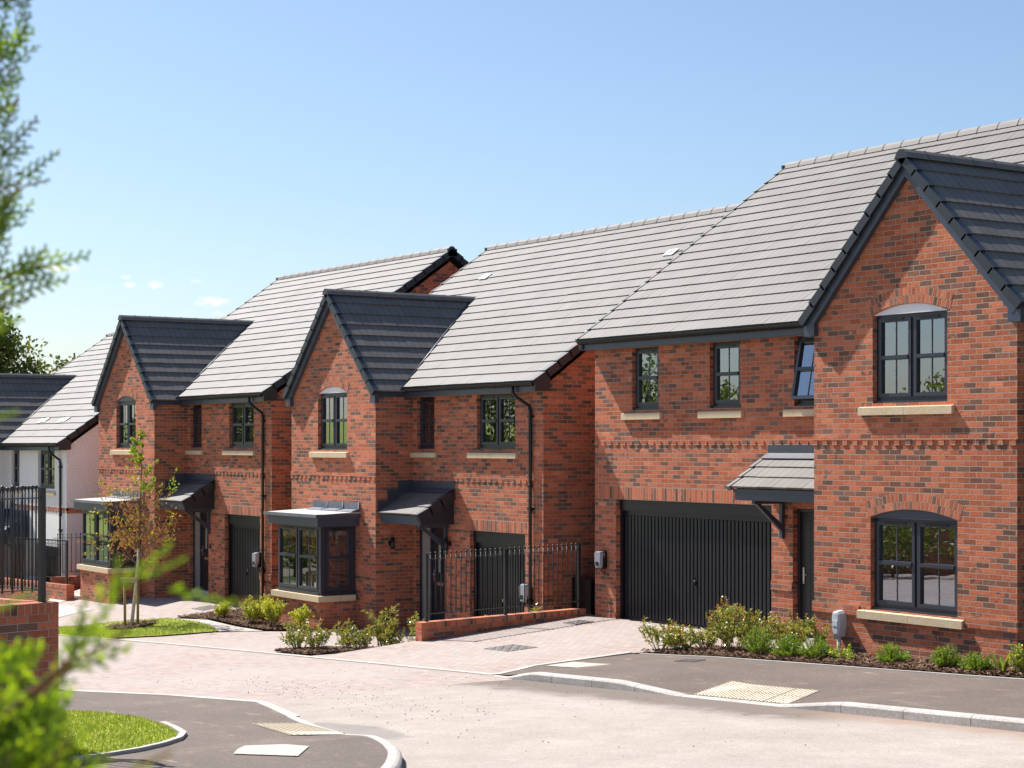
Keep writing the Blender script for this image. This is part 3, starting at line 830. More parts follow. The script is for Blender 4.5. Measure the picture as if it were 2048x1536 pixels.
def gable_roof(parent, xc, yf, hw, z_ridge, zf):
    """Cross gable towards the street: two tiled slopes running back into the main roof."""
    run = hw; rise = z_ridge - zf; L = math.hypot(run, rise)
    yv = lambda z: EY + (z - EZ) / math.tan(PITCH)
    back = lambda s: yv(zf + rise * s / L) + .12 - yf
    m = MB()
    wl = Vector((run, 0, rise)); wr = Vector((-run, 0, rise))
    # right slope: eave runs along +y when seen from +x side
    roof_plane(m, (xc + hw, yf, zf), (0, 1, 0), wr, L, lambda s: 0, lambda s: max(.3, back(s)))
    roof_plane(m, (xc - hw, yf, zf), (0, -1, 0), wl, L, lambda s: -max(.3, back(s)), lambda s: 0)
    ro = m.build('gable_roof', parent)
    r = MB(); ridge_run(r, (xc, yf - .05, z_ridge + .035), (xc, yv(z_ridge) + .1, z_ridge + .035), mat='verge' if False else 'ridge', r=.11); r.build('ridge', ro)
    v = MB()
    verge_caps(v, (xc + hw, yf, zf), (0, 1, 0), wr, L, 0, -1, hang=.1)
    v.build('verge', ro); v = MB()
    verge_caps(v, (xc - hw, yf, zf), (0, -1, 0), wl, L, 0, 1, hang=.1)
    v.build('verge', ro)
    # barge boards, soffit strip and box ends
    for s in (-1, 1):
        b = MB()
        w = Vector((-s * run, 0, rise)).normalized(); n = Vector((s * rise, 0, run)).normalized()
        foot = Vector((xc + s * (hw + .0), yf, zf))
        top = Vector((xc, yf, z_ridge))
        o1, o2 = -n * .06, -n * .2
        ya, yb = .03, .07
        A = [foot + o2, foot + o1, top + o1, Vector((xc, yf, (top + o2).z - .0))]
        A[2] = Vector((xc, yf, z_ridge - .06 / (n.z))); A[3] = Vector((xc, yf, z_ridge - .2 / n.z))
        F = [p + Vector((0, ya, 0)) for p in A]; Bk = [p + Vector((0, yb + .08, 0)) for p in A]
        if s < 0: F = F[::-1]; Bk = Bk[::-1]
        b.face(F, 'navy')
        for i in range(4): j = (i + 1) % 4; b.face([F[j], F[i], Bk[i], Bk[j]], 'navy')
        xa, xb = sorted((xc + s * (hw - .22), xc + s * (hw - .01)))
        b.box(xa, xb, yf + .035, yf + .125, zf - .24, zf - .02, 'navy')
        b.build('barge_board', ro)
    # valley liners
    for s in (-1, 1):
        vl = MB()
        p0 = Vector((xc + s * hw, yv(zf), zf)); p1 = Vector((xc, yv(z_ridge), z_ridge))
        vl.tube([p0 + Vector((0, 0, .03)), p1 + Vector((0, 0, .04))], .022, 'verge', 5)
        vl.build('valley', ro)
    return ro

def fascia_and_gutter(parent, x0, x1, z=EZ, y=EY, drop=.16):
    f = MB(); f.box(x0, x1, y + .055, y + .08, z - .03 - drop, z - .02, 'navy')
    f.box(x0, x1, y + .08, .0, z - .03 - drop + .01, z - .03 - drop + .02, 'white' if False else 'navy'); f.build('fascia', parent)
    g = MB(); gutter(g, x0 - .02, x1 + .02, y - .005, z - .025); g.build('gutter', parent)

def roof_vent(parent, x, s, w=.3, hh=.22):
    """A shiny vent tile lying on the front slope, s metres up from the eave."""
    m = MB(); c, q = math.cos(PITCH), math.sin(PITCH); n = Vector((0, -q, c)); o = Vector((x, EY + s * c, EZ + s * q))
    P = [o + Vector((dx, c * ds, q * ds)) + n * h for h in (.02, .05) for dx, ds in ((0, 0), (w, 0), (w, hh), (0, hh))]
    m.hexa(P, 'ventmetal')
    P2 = [o + Vector((dx, c * ds, q * ds)) + n * h for h in (.049, .056) for dx, ds in ((w * .3, hh * .35), (w * .7, hh * .35), (w * .7, hh * .75), (w * .3, hh * .75))]
    m.hexa(P2, 'ridge')
    m.build('roof_vent', parent)

def gable_walls(m, xa, xb, yf, zf_eave, z_apex, xc, openings, mat='brick', dz=3.13, ledge=True, plinth=None):
    sl = (z_apex - zf_eave) / (xb - xc)
    top = lambda x: z_apex - sl * abs(x - xc)
    wall_face(m, xa, xb, top, openings, yf, mat, extra=(xc,))
    m.face([(xb, yf, -1), (xb, 0, -1), (xb, 0, zf_eave), (xb, yf, zf_eave)], mat)
    m.face([(xa, 0, -1), (xa, yf, -1), (xa, yf, zf_eave), (xa, 0, zf_eave)], mat)

def side_wall(m, x, mat='brick', facing=1, split=None, mat2='brick'):
    zt = EZ - .1
    def poly(y0, y1, mt):
        f = lambda y: zt + (min(y, HD - y) - 0) * math.tan(PITCH)
        P = [(x, y0, -1.2), (x, y1, -1.2), (x, y1, f(y1))] + ([(x, HD / 2, f(HD / 2))] if y0 < HD / 2 < y1 else []) + [(x, y0, f(y0))]
        m.face(P if facing > 0 else P[::-1], mt)
    if split: poly(0, split, mat); poly(split, HD, mat2)
    else: poly(0, HD, mat)

# ------------------------------------------------------------------ house type with bay window and single garage
def bay_window(parent, x0, x1, yg, proj, lead_gap=.45, mat='brick'):
    yf = yg - proj
    b = MB()
    # brick base
    b.box(x0, x1, yf, yg, -1.0, .6, mat)
    base = b.build('bay_window', parent)
    s = MB()
    for a, c in ((x0 - .07, x0 + .9), (x0 + .906, x0 + 1.16), (x0 + 1.166, x1 + .07)):
        s.box(a, c, yf - .075, yf + .08, .6, .725, 'sill')
    s.box(x1 - .08, x1 + .07, yf + .081, yf + .45, .6, .725, 'sill'); s.box(x1 - .08, x1 + .07, yf + .456, yg - .06, .6, .725, 'sill')
    s.box(x0 - .07, x0 + .08, yf + .081, yg - .06, .6, .725, 'sill')
    s.build('sill', base)
    window(base, x0 + .04, x1 - .12, .75, 2.17, yf + .05, 2, mid=.53, blind=.24, name='front_light')
    xf = Matrix(((0, -1, 0, x1), (1, 0, 0, yf), (0, 0, 1, 0), (0, 0, 0, 1)))
    window(base, .12, proj - .08, .75, 2.17, .05, 1, xf=xf, mid=.53, blind=.2, side=True, name='side_light')
    p = MB()
    p.box(x1 - .12, x1 - .03, yf + .03, yf + .12, .73, 2.18, 'frame')
    p.build('corner_post', base)
    p = MB(); p.box(x0 + .03, x0 + .04, yf + .05, yg, .73, 2.18, 'frame'); p.build('side_panel', base)
    p = MB(); p.box(x1 - .08, x1 - .05, yg - .08, yg, .73, 2.18, 'frame'); p.build('wall_post', base)
    f = MB(); ox = .2
    f.box(x0 - ox + .04, x1 + ox - .08, yf - .12, yg - .002, 2.17, 2.37, 'navy')
    f.build('fascia', base)
    d = MB()
    d.hexa([(x0 - ox, yf - .17, 2.372), (x1 + ox - .04, yf - .17, 2.372), (x1 + ox - .04, yg - .002, 2.372), (x0 - ox, yg - .002, 2.372),
            (x0 - ox, yf - .17, 2.42), (x1 + ox - .04, yf - .17, 2.42), (x1 + ox - .04, yg - .002, 2.47), (x0 - ox, yg - .002, 2.47)], 'deck')
    d.box(x0 - ox - .012, x1 + ox - .028, yf - .185, yf - .171, 2.36, 2.428, 'lead')
    d.box(x1 + ox - .039, x1 + ox - .025, yf - .17, yg - .005, 2.36, 2.43, 'darklead')
    d.build('flat_roof', base)
    l = MB(); n = 3; w = (x1 - x0 + .02) / n
    for i in range(n):
        a = x0 + .12 + i * w; c = a + w + .015; o = .004 * (i % 2)
        l.hexa([(a, yg - .2, 2.468), (c, yg - .2, 2.468), (c, yg - .02, 2.5), (a, yg - .02, 2.5), (a, yg - .195, 2.476 + o), (c, yg - .195, 2.476 + o), (c, yg - .026, 2.51 + o), (a, yg - .026, 2.51 + o)], 'lead')
        l.box(a, c, yg - .03 - o, yg - .004, 2.49, 2.66, 'lead')
        l.tube([(c - .01, yg - .19, 2.48), (c - .01, yg - .035, 2.52), (c - .01, yg - .035, 2.66)], .012, 'lead', 6)
    l.build('flashing', base)
    return base

def house_a(label, loc, upper='brick', lower='brick', board='navy', white=False, width=9.2, vents=()):
    h = thing('house', label, 'house', loc, group='new houses in a row along the street')
    W = width; gxa, gxb, gxc, gy = -8.57, -4.77, -6.67, -.90
    gw = (-7.31, -5.99, 3.77, 5.0, .13); bw = (-7.45, -5.75, .7, 2.4, 0)
    small = (-4.61, -3.91, 3.79, 4.87, 0); wide = (-2.30, -.94, 3.79, 4.87, 0); gar = (-2.56, -.60, -.3, 2.17, 0); dor = (-4.66, -3.5, -.3, 2.2, 0)
    m = MB(); wm = 'render' if white else 'brick'
    top = lambda x: EZ - .15
    wall_face(m, gxb, 0, top, [small, wide, gar, dor], 0, wm, z0=-1.2)
    wall_face(m, -W, gxa, top, [], 0, wm, z0=-1.2)
    gable_walls(m, gxa, gxb, gy, 4.93, 7.02, gxc, [gw, bw], wm)
    side_wall(m, 0, wm, 1, split=3.0 if white else None); side_wall(m, -W, wm, -1)
    wall_face(m, -W, 0, top, [], HD, wm)
    dentils(m, gxb + .02, -.0, 0, 3.13); dentils(m, gxa - .02, gxb + .02, gy, 3.13, ledge=True)
    if white:
        m.box(gxb + .02, .02, -.012, .05, 3.205, 3.28, 'brick')
        m.box(.0, .02, -.012, 3.0, 3.13, 3.28, 'brick')
    if not white:
        m.box(-3.3, -2.563, -.02, .05, .69, .84, 'brick'); m.box(-.597, -.003, -.02, .05, .69, .84, 'brick')
        arch_ring(m, (gw[0], gw[1], gw[3], 0, gw[4]) if False else (gw[0], gw[1], 0, gw[3], gw[4]), gy - .003)
        for (a, c, z) in ((gar[0] - .15, gar[1] + .15, 2.17),):
            m.face([(a, -.003, z), (c, -.003, z), (c, -.003, z + .22), (a, -.003, z + .22)], 'stack', [(0, a), (0, c), (.225, c), (.225, a)])
        # vertical movement joint on the side wall
        m.box(0, .004, 1.28, 1.295, -1, 5.0, 'mulch' if False else 'darklead')
    wo = m.build('wall', h)
    main_roof(h, -W - .1, .1)
    gable_roof(h, gxc, gy - .12, 2.03, 7.16, 4.98)
    fascia_and_gutter(h, gxb - .0, .06)
    downpipe(h, -.62, EY - .005, EZ - .03, 0, 0.0)
    gj = MB(); gj.box(gxb - .03, gxb + .02, gy + .02, EY + .06, EZ - .19, EZ - .02, 'navy')
    gutter(gj, gxb + .28, gxb + .35, EY, EZ - .03) if False else None
    gj.build('side_fascia', h)
    window(h, small[0], small[1], small[2], small[3], .085, 1, sill=(small[0] - .25, small[1] + .12, 3.61, 3.73, 0), sill_split=False)
    window(h, wide[0], wide[1], wide[2], wide[3], .085, 2, sill=(wide[0] - .27, wide[1] + .09, 3.61, 3.73, 0))
    wn_ = window(h, gw[0], gw[1], gw[2], gw[3], gy + .085, 2, arch=gw[4], board=board, sill=(gw[0] - .3, gw[1] + .07, 3.6, 3.73, gy))
    bay_window(h, -7.63, -5.57, gy, .87, mat='brick')
    garage_door(h, gar[0], gar[1], 0.0, gar[3], .1, rib=.09)
    front_door(h, dor[0], dor[1], .17, dor[3], .1)
    canopy(h, gxb + .01, -3.1, .78, 2.46, 2.96, -3.42)
    st = MB(); st.hexa([(gxb - .2, gy - .0, 2.45), (gxb + .012, gy + .0, 2.45), (gxb + .012, gy + .02, 2.45), (gxb - .2, gy + .02, 2.45)] * 2, 'darklead') if False else None
    # stepped flashing up the gable's side wall beside the canopy
    for i, (ya, yb, za, zb) in enumerate(((-.86, -.62, 2.44, 2.72), (-.62, -.36, 2.58, 2.95), (-.36, -.003, 2.75, 3.13))):
        st.box(gxb + .002, gxb + .014 + .002 * i, ya, yb, za, zb, 'darklead')
    st.build('stepped_flashing', h)
    for x, s in vents: roof_vent(h, x, s)
    return h

# ------------------------------------------------------------------ the detached house on the right with the wide garage
def house_b(label, loc):
    h = thing('house', label, 'house', loc, group='new houses in a row along the street')
    W = 14.4; gxa, gxb, gxc, gy = 7.03, 10.82, 8.925, -1.2
    w1 = (1.11, 1.86, 3.76, 4.87, 0); w2 = (3.24, 4.01, 3.76, 4.87, 0); w3 = (5.31, 6.1, 3.76, 4.87, 0)
    gar = (.63, 4.78, -.3, 2.16, 0); dor = (5.28, 6.4, -.3, 2.13, 0)
    gu = (8.22, 9.62, 3.73, 4.98, .13); gl = (8.18, 9.8, .8, 2.11, .13)
    m = MB(); top = lambda x: EZ - .15
    wall_face(m, 0, gxa, top, [w1, w2, w3, gar, dor], 0, 'brick', z0=-1.2)
    wall_face(m, gxb, W, top, [], 0, 'brick', z0=-1.2)
    gable_walls(m, gxa, gxb, gy, 4.93, 7.02, gxc, [gu, gl])
    side_wall(m, 0, 'brick', -1); side_wall(m, W, 'brick', 1)
    dentils(m, 0, gxa, 0, 3.13); dentils(m, gxa - .02, gxb + .02, gy, 3.13, ledge=True)
    for a, c, y in ((gxa - .022, 7.97, gy), (9.93, gxb + .022, gy)): m.box(a, c, y - .022, y + .05, .69, .84, 'brick')
    m.box(4.783, 5.277, -.022, .05, .8, .95, 'brick')
    m.box(gxb - .01, gxb + .022, gy + .051, 0, .69, .84, 'brick')
    for w in (gu, gl): arch_ring(m, (w[0], w[1], 0, w[3], w[4]), gy - .003)
    a, c = .2, 4.75
    m.face([(a, -.003, 2.16), (c, -.003, 2.16), (c, -.003, 2.385), (a, -.003, 2.385)], 'stack', [(0, a), (0, c), (.225, c), (.225, a)])
    m.build('wall', h)
    main_roof(h, -.16, W)
    gable_roof(h, gxc, gy - .12, 2.03, 7.16, 4.98)
    fascia_and_gutter(h, -.1, gxa + .02); fascia_and_gutter(h, gxb - .02, W)
    sl = dict(sill_split=False)
    window(h, *w1[:2], w1[2], w1[3], .085, 1, sill=(w1[0] - .25, w1[1] + .11, 3.59, 3.72, 0), **sl)
    window(h, *w2[:2], w2[2], w2[3], .085, 1, sill=(w2[0] - .24, w2[1] + .1, 3.59, 3.72, 0), **sl)
    ow = window(h, *w3[:2], w3[2], w3[3], .085, 1, sill=(w3[0] - .19, w3[1] + .1, 3.59, 3.72, 0), open_sash=True, **sl)
    ow['label'] = 'top hung window tilted open'
    window(h, *gu[:2], gu[2], gu[3], gy + .085, 2, arch=.13, board='white', sill=(gu[0] - .23, gu[1] + .13, 3.56, 3.69, gy))
    window(h, *gl[:2], gl[2], gl[3], gy + .085, 2, arch=.13, board='navy', sill=(gl[0] - .21, gl[1] + .13, .66, .79, gy))
    garage_door(h, gar[0], gar[1], 0.0, gar[3], .1, lintel=.2, rib=.098)
    front_door(h, dor[0], dor[1], .05, dor[3], .1, sidelight=False)
    canopy(h, 4.70, gxa - .0, .74, 2.46, 2.98, 5.06, left_open=True, right_open=False, lead='darklead')
    m2 = MB(); m2.tube([(gxa - .06, EY - .0, EZ - .09), (gxa - .06, EY + .02, EZ - .2)], .04, 'black', 8)
    m2.tube([(gxa - .06, EY + .02, EZ - .19), (gxa - .05, EY + .12, EZ - .34)], .036, 'steel', 8)  # pale steel length stands in for light reflected off the black swan neck
    m2.tube([(gxa - .05, EY + .12, EZ - .33), (gxa - .045, -.7, EZ - .46), (gxa - .045, gy + .1, EZ - .55), (gxa - .045, gy + .1, 0)], .034, 'black', 8)
    m2.build('downpipe', h)
    return h

house_b('brick house with wide black double garage and gable nearest the camera', (-26.58, 19.77, 0))
house_a('middle brick house with bay window, behind the railed low wall', (-27.71, 19.4, -.73), board='white', vents=[(-7.6, 4.6), (-.65, 4.5)])
house_a('brick house behind the young staked birch tree', (-37.89, 18.8, -.71), vents=[(-8.35, 3.35), (-7.55, 3.2)])
house_a('white rendered house at the far left end of the row', (-48.1, 17.6, -1.88), white=True, vents=[(-4.0, 1.0), (-2.3, 1.0), (-2.0, 1.05), (-3.7, 1.05), (-5.2, 4.2)])

# ------------------------------------------------------------------ ground, road, paths
def far_ground():
    m = MB()
    def grid(xs, ys, skip=None):
        for x0, x1 in zip(xs, xs[1:]):
            for y0, y1 in zip(ys, ys[1:]):
                if skip and skip[0] <= x0 and x1 <= skip[1] and skip[2] <= y0 and y1 <= skip[3]: continue
                m.face([(x, y, G(x, min(y, 30)) - .09) for x, y in ((x0, y0), (x1, y0), (x1, y1), (x0, y1))], 'soil')
    fx = [-70 + 2 * i for i in range(41)]; fy = [-20 + 1.0 * i for i in range(51)]
    grid(fx, fy)
    cx = [-420, -250, -150, -100, -70, 10, 60, 150, 420]; cy = [-420, -200, -90, -40, -20, 30, 80, 200, 420]
    grid(cx, cy, (-70, 10, -20, 30))
    return struct(m.build('ground'))
far_ground()
struct(drape('bounce_paving', [(-16.3, -8.0), (20, -8.0), (20, 2.48), (-9.5, 2.48), (-9.8, 2.9), (-16.3, 2.9)], -.012, 'block', 2.0, lambda x, y: RX(x)))  # unseen pale paving, added to bounce sunlight onto the house fronts
struct(drape('bounce_paving', [(-62, -8.0), (-17.6, -8.0), (-17.6, 5.7), (-24.6, 5.7), (-24.6, 8.85), (-62, 8.85)], -.012, 'block', 2.0, lambda x, y: RX(x)))
ROADY = 14.05
# tarmac road (the junction in front of the right-hand house) and the block-paved shared street beyond it
struct(drape('road', [(-20.6, 13.95), (12, 13.95), (12, 2.5), (-9.4, 2.5), (-11.4, 5.3), (-13.5, 7.7), (-14.9, 8.55), (-15.9, 8.9), (-16.9, 9.1), (-18.4, 9.45), (-20.2, 10.0), (-20.9, 11.5)], .0, 'road', .8, lambda x, y: RX(x)))
struct(drape('block_paved_street', [(-20.6, 13.95), (-20.9, 11.5), (-20.2, 10.1), (-22.4, 9.55), (-24.2, 8.9), (-60, 8.9), (-60, 13.7), (-38, 13.55), (-32.4, 13.9), (-28.5, 14.0), (-23.3, 14.08), (-21.4, 14.1)], -.004, 'block', .8, lambda x, y: RX(x)))
# house drives and entrance paving
struct(drape('driveway', [(-27.08, 14.02), (-21.4, 14.1), (-21.95, 15.2), (-22.1, 17.2), (-21.4, 18.8), (-19.6, 18.9), (-19.6, 19.85), (-27.08, 19.85)], -.004, 'block', .5))
struct(drape('driveway', [(-28.65, 13.98), (-27.12, 14.02), (-27.12, 19.5), (-33.4, 19.5), (-33.2, 17.3), (-33.9, 16.7), (-34.7, 15.9), (-35.2, 13.72)], -.008, 'block', .5))
struct(drape('driveway', [(-38.4, 18.95), (-38.6, 16.65), (-39.5, 16.1), (-40.3, 15.2), (-40.9, 14.3), (-40.9, 13.5), (-47.2, 13.55), (-47.3, 18.9)], -.006, 'block', .5))
struct(drape('path', [(-38.6, 16.62), (-37.3, 16.93), (-35.4, 16.72), (-33.95, 16.66), (-34.75, 15.98), (-36.0, 16.45), (-37.2, 16.62)], .004, 'slab', .4))
struct(drape('path', [(-47.2, 14.3), (-47.2, 18.0), (-46.1, 18.0), (-45.9, 16.5), (-43.2, 16.5), (-43.2, 15.6), (-44.4, 14.3)], .004, 'slab', .5))

def ribbon(name, pts, w, off, mat, zf=None, h=.12, unit=.6):
    """A run of flush concrete edging units."""
    m = MB(); zf = zf or G
    P = resample(pts + pts[::-1], .3)[:0] or None
    path = []
    for a, b in zip(pts, pts[1:]):
        a, b = Vector(a), Vector(b); k = max(1, round((b - a).length / unit))
        for j in range(k): path.append((a + (b - a) * (j / k), a + (b - a) * ((j + 1) / k)))
    for a, b in path:
        d = (b - a).normalized(); n = Vector((-d.y, d.x)); b2 = b - d * .006
        q = [a - n * w / 2, b2 - n * w / 2, b2 + n * w / 2, a + n * w / 2]
        m.hexa([(p.x, p.y, zf(p.x, p.y) + off - h) for p in q] + [(p.x, p.y, zf(p.x, p.y) + off) for p in q], 'edging')
    return struct(m.build(name))
FL = lambda x, y: RX(x)
ribbon('kerb_edging', [(-60, 13.7), (-38, 13.55), (-32.4, 13.93), (-28.5, 14.04), (-23.3, 14.12), (-21.4, 14.14)], .13, .012, 'kerb', FL)
ribbon('kerb_edging', [(-21.45, 14.2), (-22.0, 15.2), (-22.15, 17.15)], .13, .012, 'kerb')
ribbon('kerb_edging', [(-24.2, 8.86), (-22.4, 9.58), (-20.5, 10.03), (-18.6, 9.52)], .13, .012, 'kerb', FL)

UP = .115
def rise_r(x):
    # upstand of the right-hand kerb: up, dropped at the crossing, up again
    pts = [(-30, 0), (-22.0, 0), (-21.0, .0), (-20.3, UP), (-18.3, UP), (-17.0, .015), (-15.3, .015), (-14.3, UP), (20, UP)]
    for (a, za), (b, zb) in zip(pts, pts[1:]):
        if a <= x <= b: return za + (zb - za) * (x - a) / (b - a)
    return 0
def pave_z(x, y):
    t = min(1, max(0, (y - 14.1) / 3.0))
    return RX(x) + rise_r(x) * (1 - t) + min(UP, max(.07, .085 + (x + 22) * .015)) * t
def kerb_run(name, pts, zroad, rise, w=.13, unit=.915, flip=False, drop=.25):
    m = MB(); segs = []
    L = [0]
    for a, b in zip(pts, pts[1:]): L.append(L[-1] + (Vector(b) - Vector(a)).length)
    def at(s):
        for i in range(len(pts) - 1):
            if s <= L[i + 1] + 1e-9:
                t = (s - L[i]) / (L[i + 1] - L[i]); return Vector(pts[i]).lerp(Vector(pts[i + 1]), t)
        return Vector(pts[-1])
    k = max(1, round(L[-1] / unit)); u = L[-1] / k
    for i in range(k):
        s0, s1 = i * u + .004, (i + 1) * u - .004
        sub = 4
        for j in range(sub):
            ends = []
            for s in (s0 + (s1 - s0) * j / sub, s0 + (s1 - s0) * (j + 1) / sub):
                p = at(s); d = (at(min(s + .05, L[-1])) - at(max(s - .05, 0))).normalized(); n = Vector((-d.y, d.x)) * (-1 if flip else 1)
                zr, up = zroad(p.x, p.y), rise(p.x) if not isinstance(rise, float) else rise
                ch = min(.03, up)
                prof = [(0, -drop), (0, up - ch), (.018, up - ch * .35), (.045, up), (w, up), (w, -drop)]
                ends.append([(p.x + n.x * q, p.y + n.y * q, zr + z) for q, z in prof])
            A, B = ends
            for q in range(5):
                f = [A[q], B[q], B[q + 1], A[q + 1]]
                m.face(f[::-1] if flip else f, 'kerb')
            if j == 0: m.face(A, 'kerb')
            if j == sub - 1: m.face(B[::-1], 'kerb')
    return struct(m.build(name))
kerb_run('kerb', [(-21.6, 14.05), (-20.6, 13.98), (-18, 13.95), (-14, 13.92), (6, 13.9)], FL, rise_r)
struct(drape('pavement', [(-21.35, 14.17), (-20.6, 14.1), (-18, 14.07), (-14, 14.04), (6, 14.02), (6, 17.15), (-21.6, 17.13), (-22.12, 17.13), (-21.98, 15.2), (-21.45, 14.2)], -.004, 'asphalt', .4, pave_z))
ribbon('kerb_edging', [(-21.9, 17.16), (6, 17.2)], .055, .012, 'kerb', lambda x, y: pave_z(x, 17))
def quad_patch(name, pts, off, mat, zf, step=.3): return struct(drape(name, pts, off, mat, step, zf))
quad_patch('pavement_inset', [(-21.8, 15.3), (-20.9, 15.3), (-20.9, 15.85), (-21.85, 15.85)], .003, 'slab', pave_z)
def tactile(name, corners, zf, off):
    m = MB(); a, b, c, d = [Vector(p) for p in corners]
    n = max(1, round((b - a).length / .0667)); k = max(1, round((d - a).length / .0667))
    def P(u, v): return a.lerp(b, u).lerp(d.lerp(c, u), v)
    N1, K1 = max(1, n // 6), max(1, k // 6)
    for i in range(N1):
        for j in range(K1):
            g = .004
            q = [P((i + g * 4) / N1, (j + g * 4) / K1), P((i + 1 - g * 4) / N1, (j + g * 4) / K1), P((i + 1 - g * 4) / N1, (j + 1 - g * 4) / K1), P((i + g * 4) / N1, (j + 1 - g * 4) / K1)]
            f = [(p.x, p.y, zf(p.x, p.y) + off) for p in q]
            if geometry.normal([Vector(p) for p in f]).z < 0: f.reverse()
            m.face(f, 'tactile')
    for i in range(n):
        for j in range(k):
            p = P((i + .5) / n, (j + .5) / k); z = zf(p.x, p.y) + off
            r0, r1, h = .017, .010, .009
            ring0 = [(p.x + r0 * math.cos(t * math.pi / 3), p.y + r0 * math.sin(t * math.pi / 3), z) for t in range(6)]
            ring1 = [(p.x + r1 * math.cos(t * math.pi / 3), p.y + r1 * math.sin(t * math.pi / 3), z + h) for t in range(6)]
            m.face(ring1, 'dome')
            for t in range(6): m.face([ring0[t], ring0[(t + 1) % 6], ring1[(t + 1) % 6], ring1[t]], 'dome')
    return m.build(name)
tag(tactile('tactile_paving', [(-16.95, 14.1), (-15.25, 14.08), (-15.85, 15.15), (-17.45, 15.15)], pave_z, .004), 'buff blister paving at the dropped kerb in front of the right house', 'tactile paving')

# left-hand corner pavement: asphalt, curved kerb, lawn with a paved edge
CORNER = [(-18.6, 9.56), (-17.6, 9.3), (-16.9, 9.18), (-16.3, 9.07), (-15.84, 8.98), (-15.4, 8.87), (-15.1, 8.78), (-14.8, 8.66), (-14.4, 8.48), (-14.05, 8.28), (-13.65, 8.02), (-13.3, 7.76), (-12.4, 6.85), (-11.3, 5.4), (-9.6, 3.0)]
def rise_l(x):
    pts = [(-30, .01), (-16.6, .012), (-15.6, .10), (0, .12)]
    for (a, za), (b, zb) in zip(pts, pts[1:]):
        if a <= x <= b: return za + (zb - za) * (x - a) / (b - a)
    return .1
def lpave_z(x, y): return RX(x) + rise_l(x)
kerb_run('kerb', CORNER, FL, rise_l, flip=True, unit=.8)
struct(drape('pavement', [(-24.2, 8.8), (-22.4, 9.52), (-20.35, 10.04), (-18.6, 9.5), (-17.6, 9.18), (-16.9, 9.06), (-16.3, 8.95), (-15.84, 8.86), (-15.4, 8.75), (-14.85, 8.54), (-14.46, 8.36), (-14.12, 8.17), (-13.73, 7.92), (-13.39, 7.67), (-12.5, 6.77), (-11.4, 5.34), (-9.72, 3.0), (-16.5, 3.0), (-16.6, 5.9), (-24.2, 6.2)], -.004, 'asphalt', .4, lpave_z))
tag(tactile('tactile_paving', [(-18.3, 8.82), (-16.95, 8.62), (-16.45, 9.05), (-17.85, 9.22)], lpave_z, .004), 'buff blister paving on the left corner beside the curved kerb', 'tactile paving')
quad_patch('utility_cover_slab', [(-15.3, 7.2), (-14.7, 7.56), (-15.28, 7.98), (-16.15, 7.72)], .006, 'slab', lpave_z, .08)
GL = [(-21.6, 7.55), (-20.7, 7.98), (-19.76, 8.11), (-18.64, 7.95), (-17.9, 7.78), (-17.5, 7.55), (-17.2, 7.25), (-16.95, 6.9), (-16.8, 6.5), (-16.72, 6.1), (-21.6, 6.1)]
lawnz = lambda x, y: lpave_z(x, y) + .02
tag(drape('lawn', GL, .0, 'lawn', .25, lawnz), 'small lawn on the left corner below the brick wall', 'lawn', kind='stuff')
ribbon('kerb_edging', [(-19.0, 8.07), (-18.4, 7.96), (-17.85, 7.82), (-17.46, 7.6), (-17.14, 7.28), (-16.9, 6.92), (-16.74, 6.5), (-16.66, 6.1)], .07, .035, 'kerb', lpave_z, unit=.22)
# lawn by the young tree
LT = [(-40.9, 14.3), (-40.3, 15.15), (-39.5, 16.0), (-38.6, 16.58), (-37.2, 16.6), (-36.0, 16.42), (-34.72, 16.0), (-35.0, 15.2), (-35.25, 13.72), (-37.0, 13.62), (-38.2, 13.58), (-40.7, 13.58)]
tag(drape('lawn', LT, .015, 'lawn', .3), 'lawn around the young staked birch tree', 'lawn', kind='stuff')
def blades(name, label, polys, n, hgt, zf, keep=None):
    m = MB(); r = random.Random(3)
    for poly in polys:
        xs = [p[0] for p in poly]; ys = [p[1] for p in poly]; c = 0
        while c < n:
            x, y = r.uniform(min(xs), max(xs)), r.uniform(min(ys), max(ys))
            if not inside((x, y), poly): continue
            c += 1; z = zf(x, y); a = r.uniform(0, 6.28); w = r.uniform(.004, .008); l = hgt * r.uniform(.5, 1.2); t = r.uniform(-.6, .6) * l
            dx, dy = math.cos(a) * w, math.sin(a) * w
            m.face([(x - dx, y - dy, z), (x + dx, y + dy, z), (x + dy / w * t, y - dx / w * t, z + l)], 'grassblade')
    return tag(m.build(name), label, 'grass', kind='stuff')
blades('grass', 'short grass blades of the corner lawn by the brick wall', [GL], 15000, .032, lawnz)
blades('grass', 'short grass blades of the lawn under the young birch', [LT], 15000, .035, lambda x, y: G(x, y) + .015)

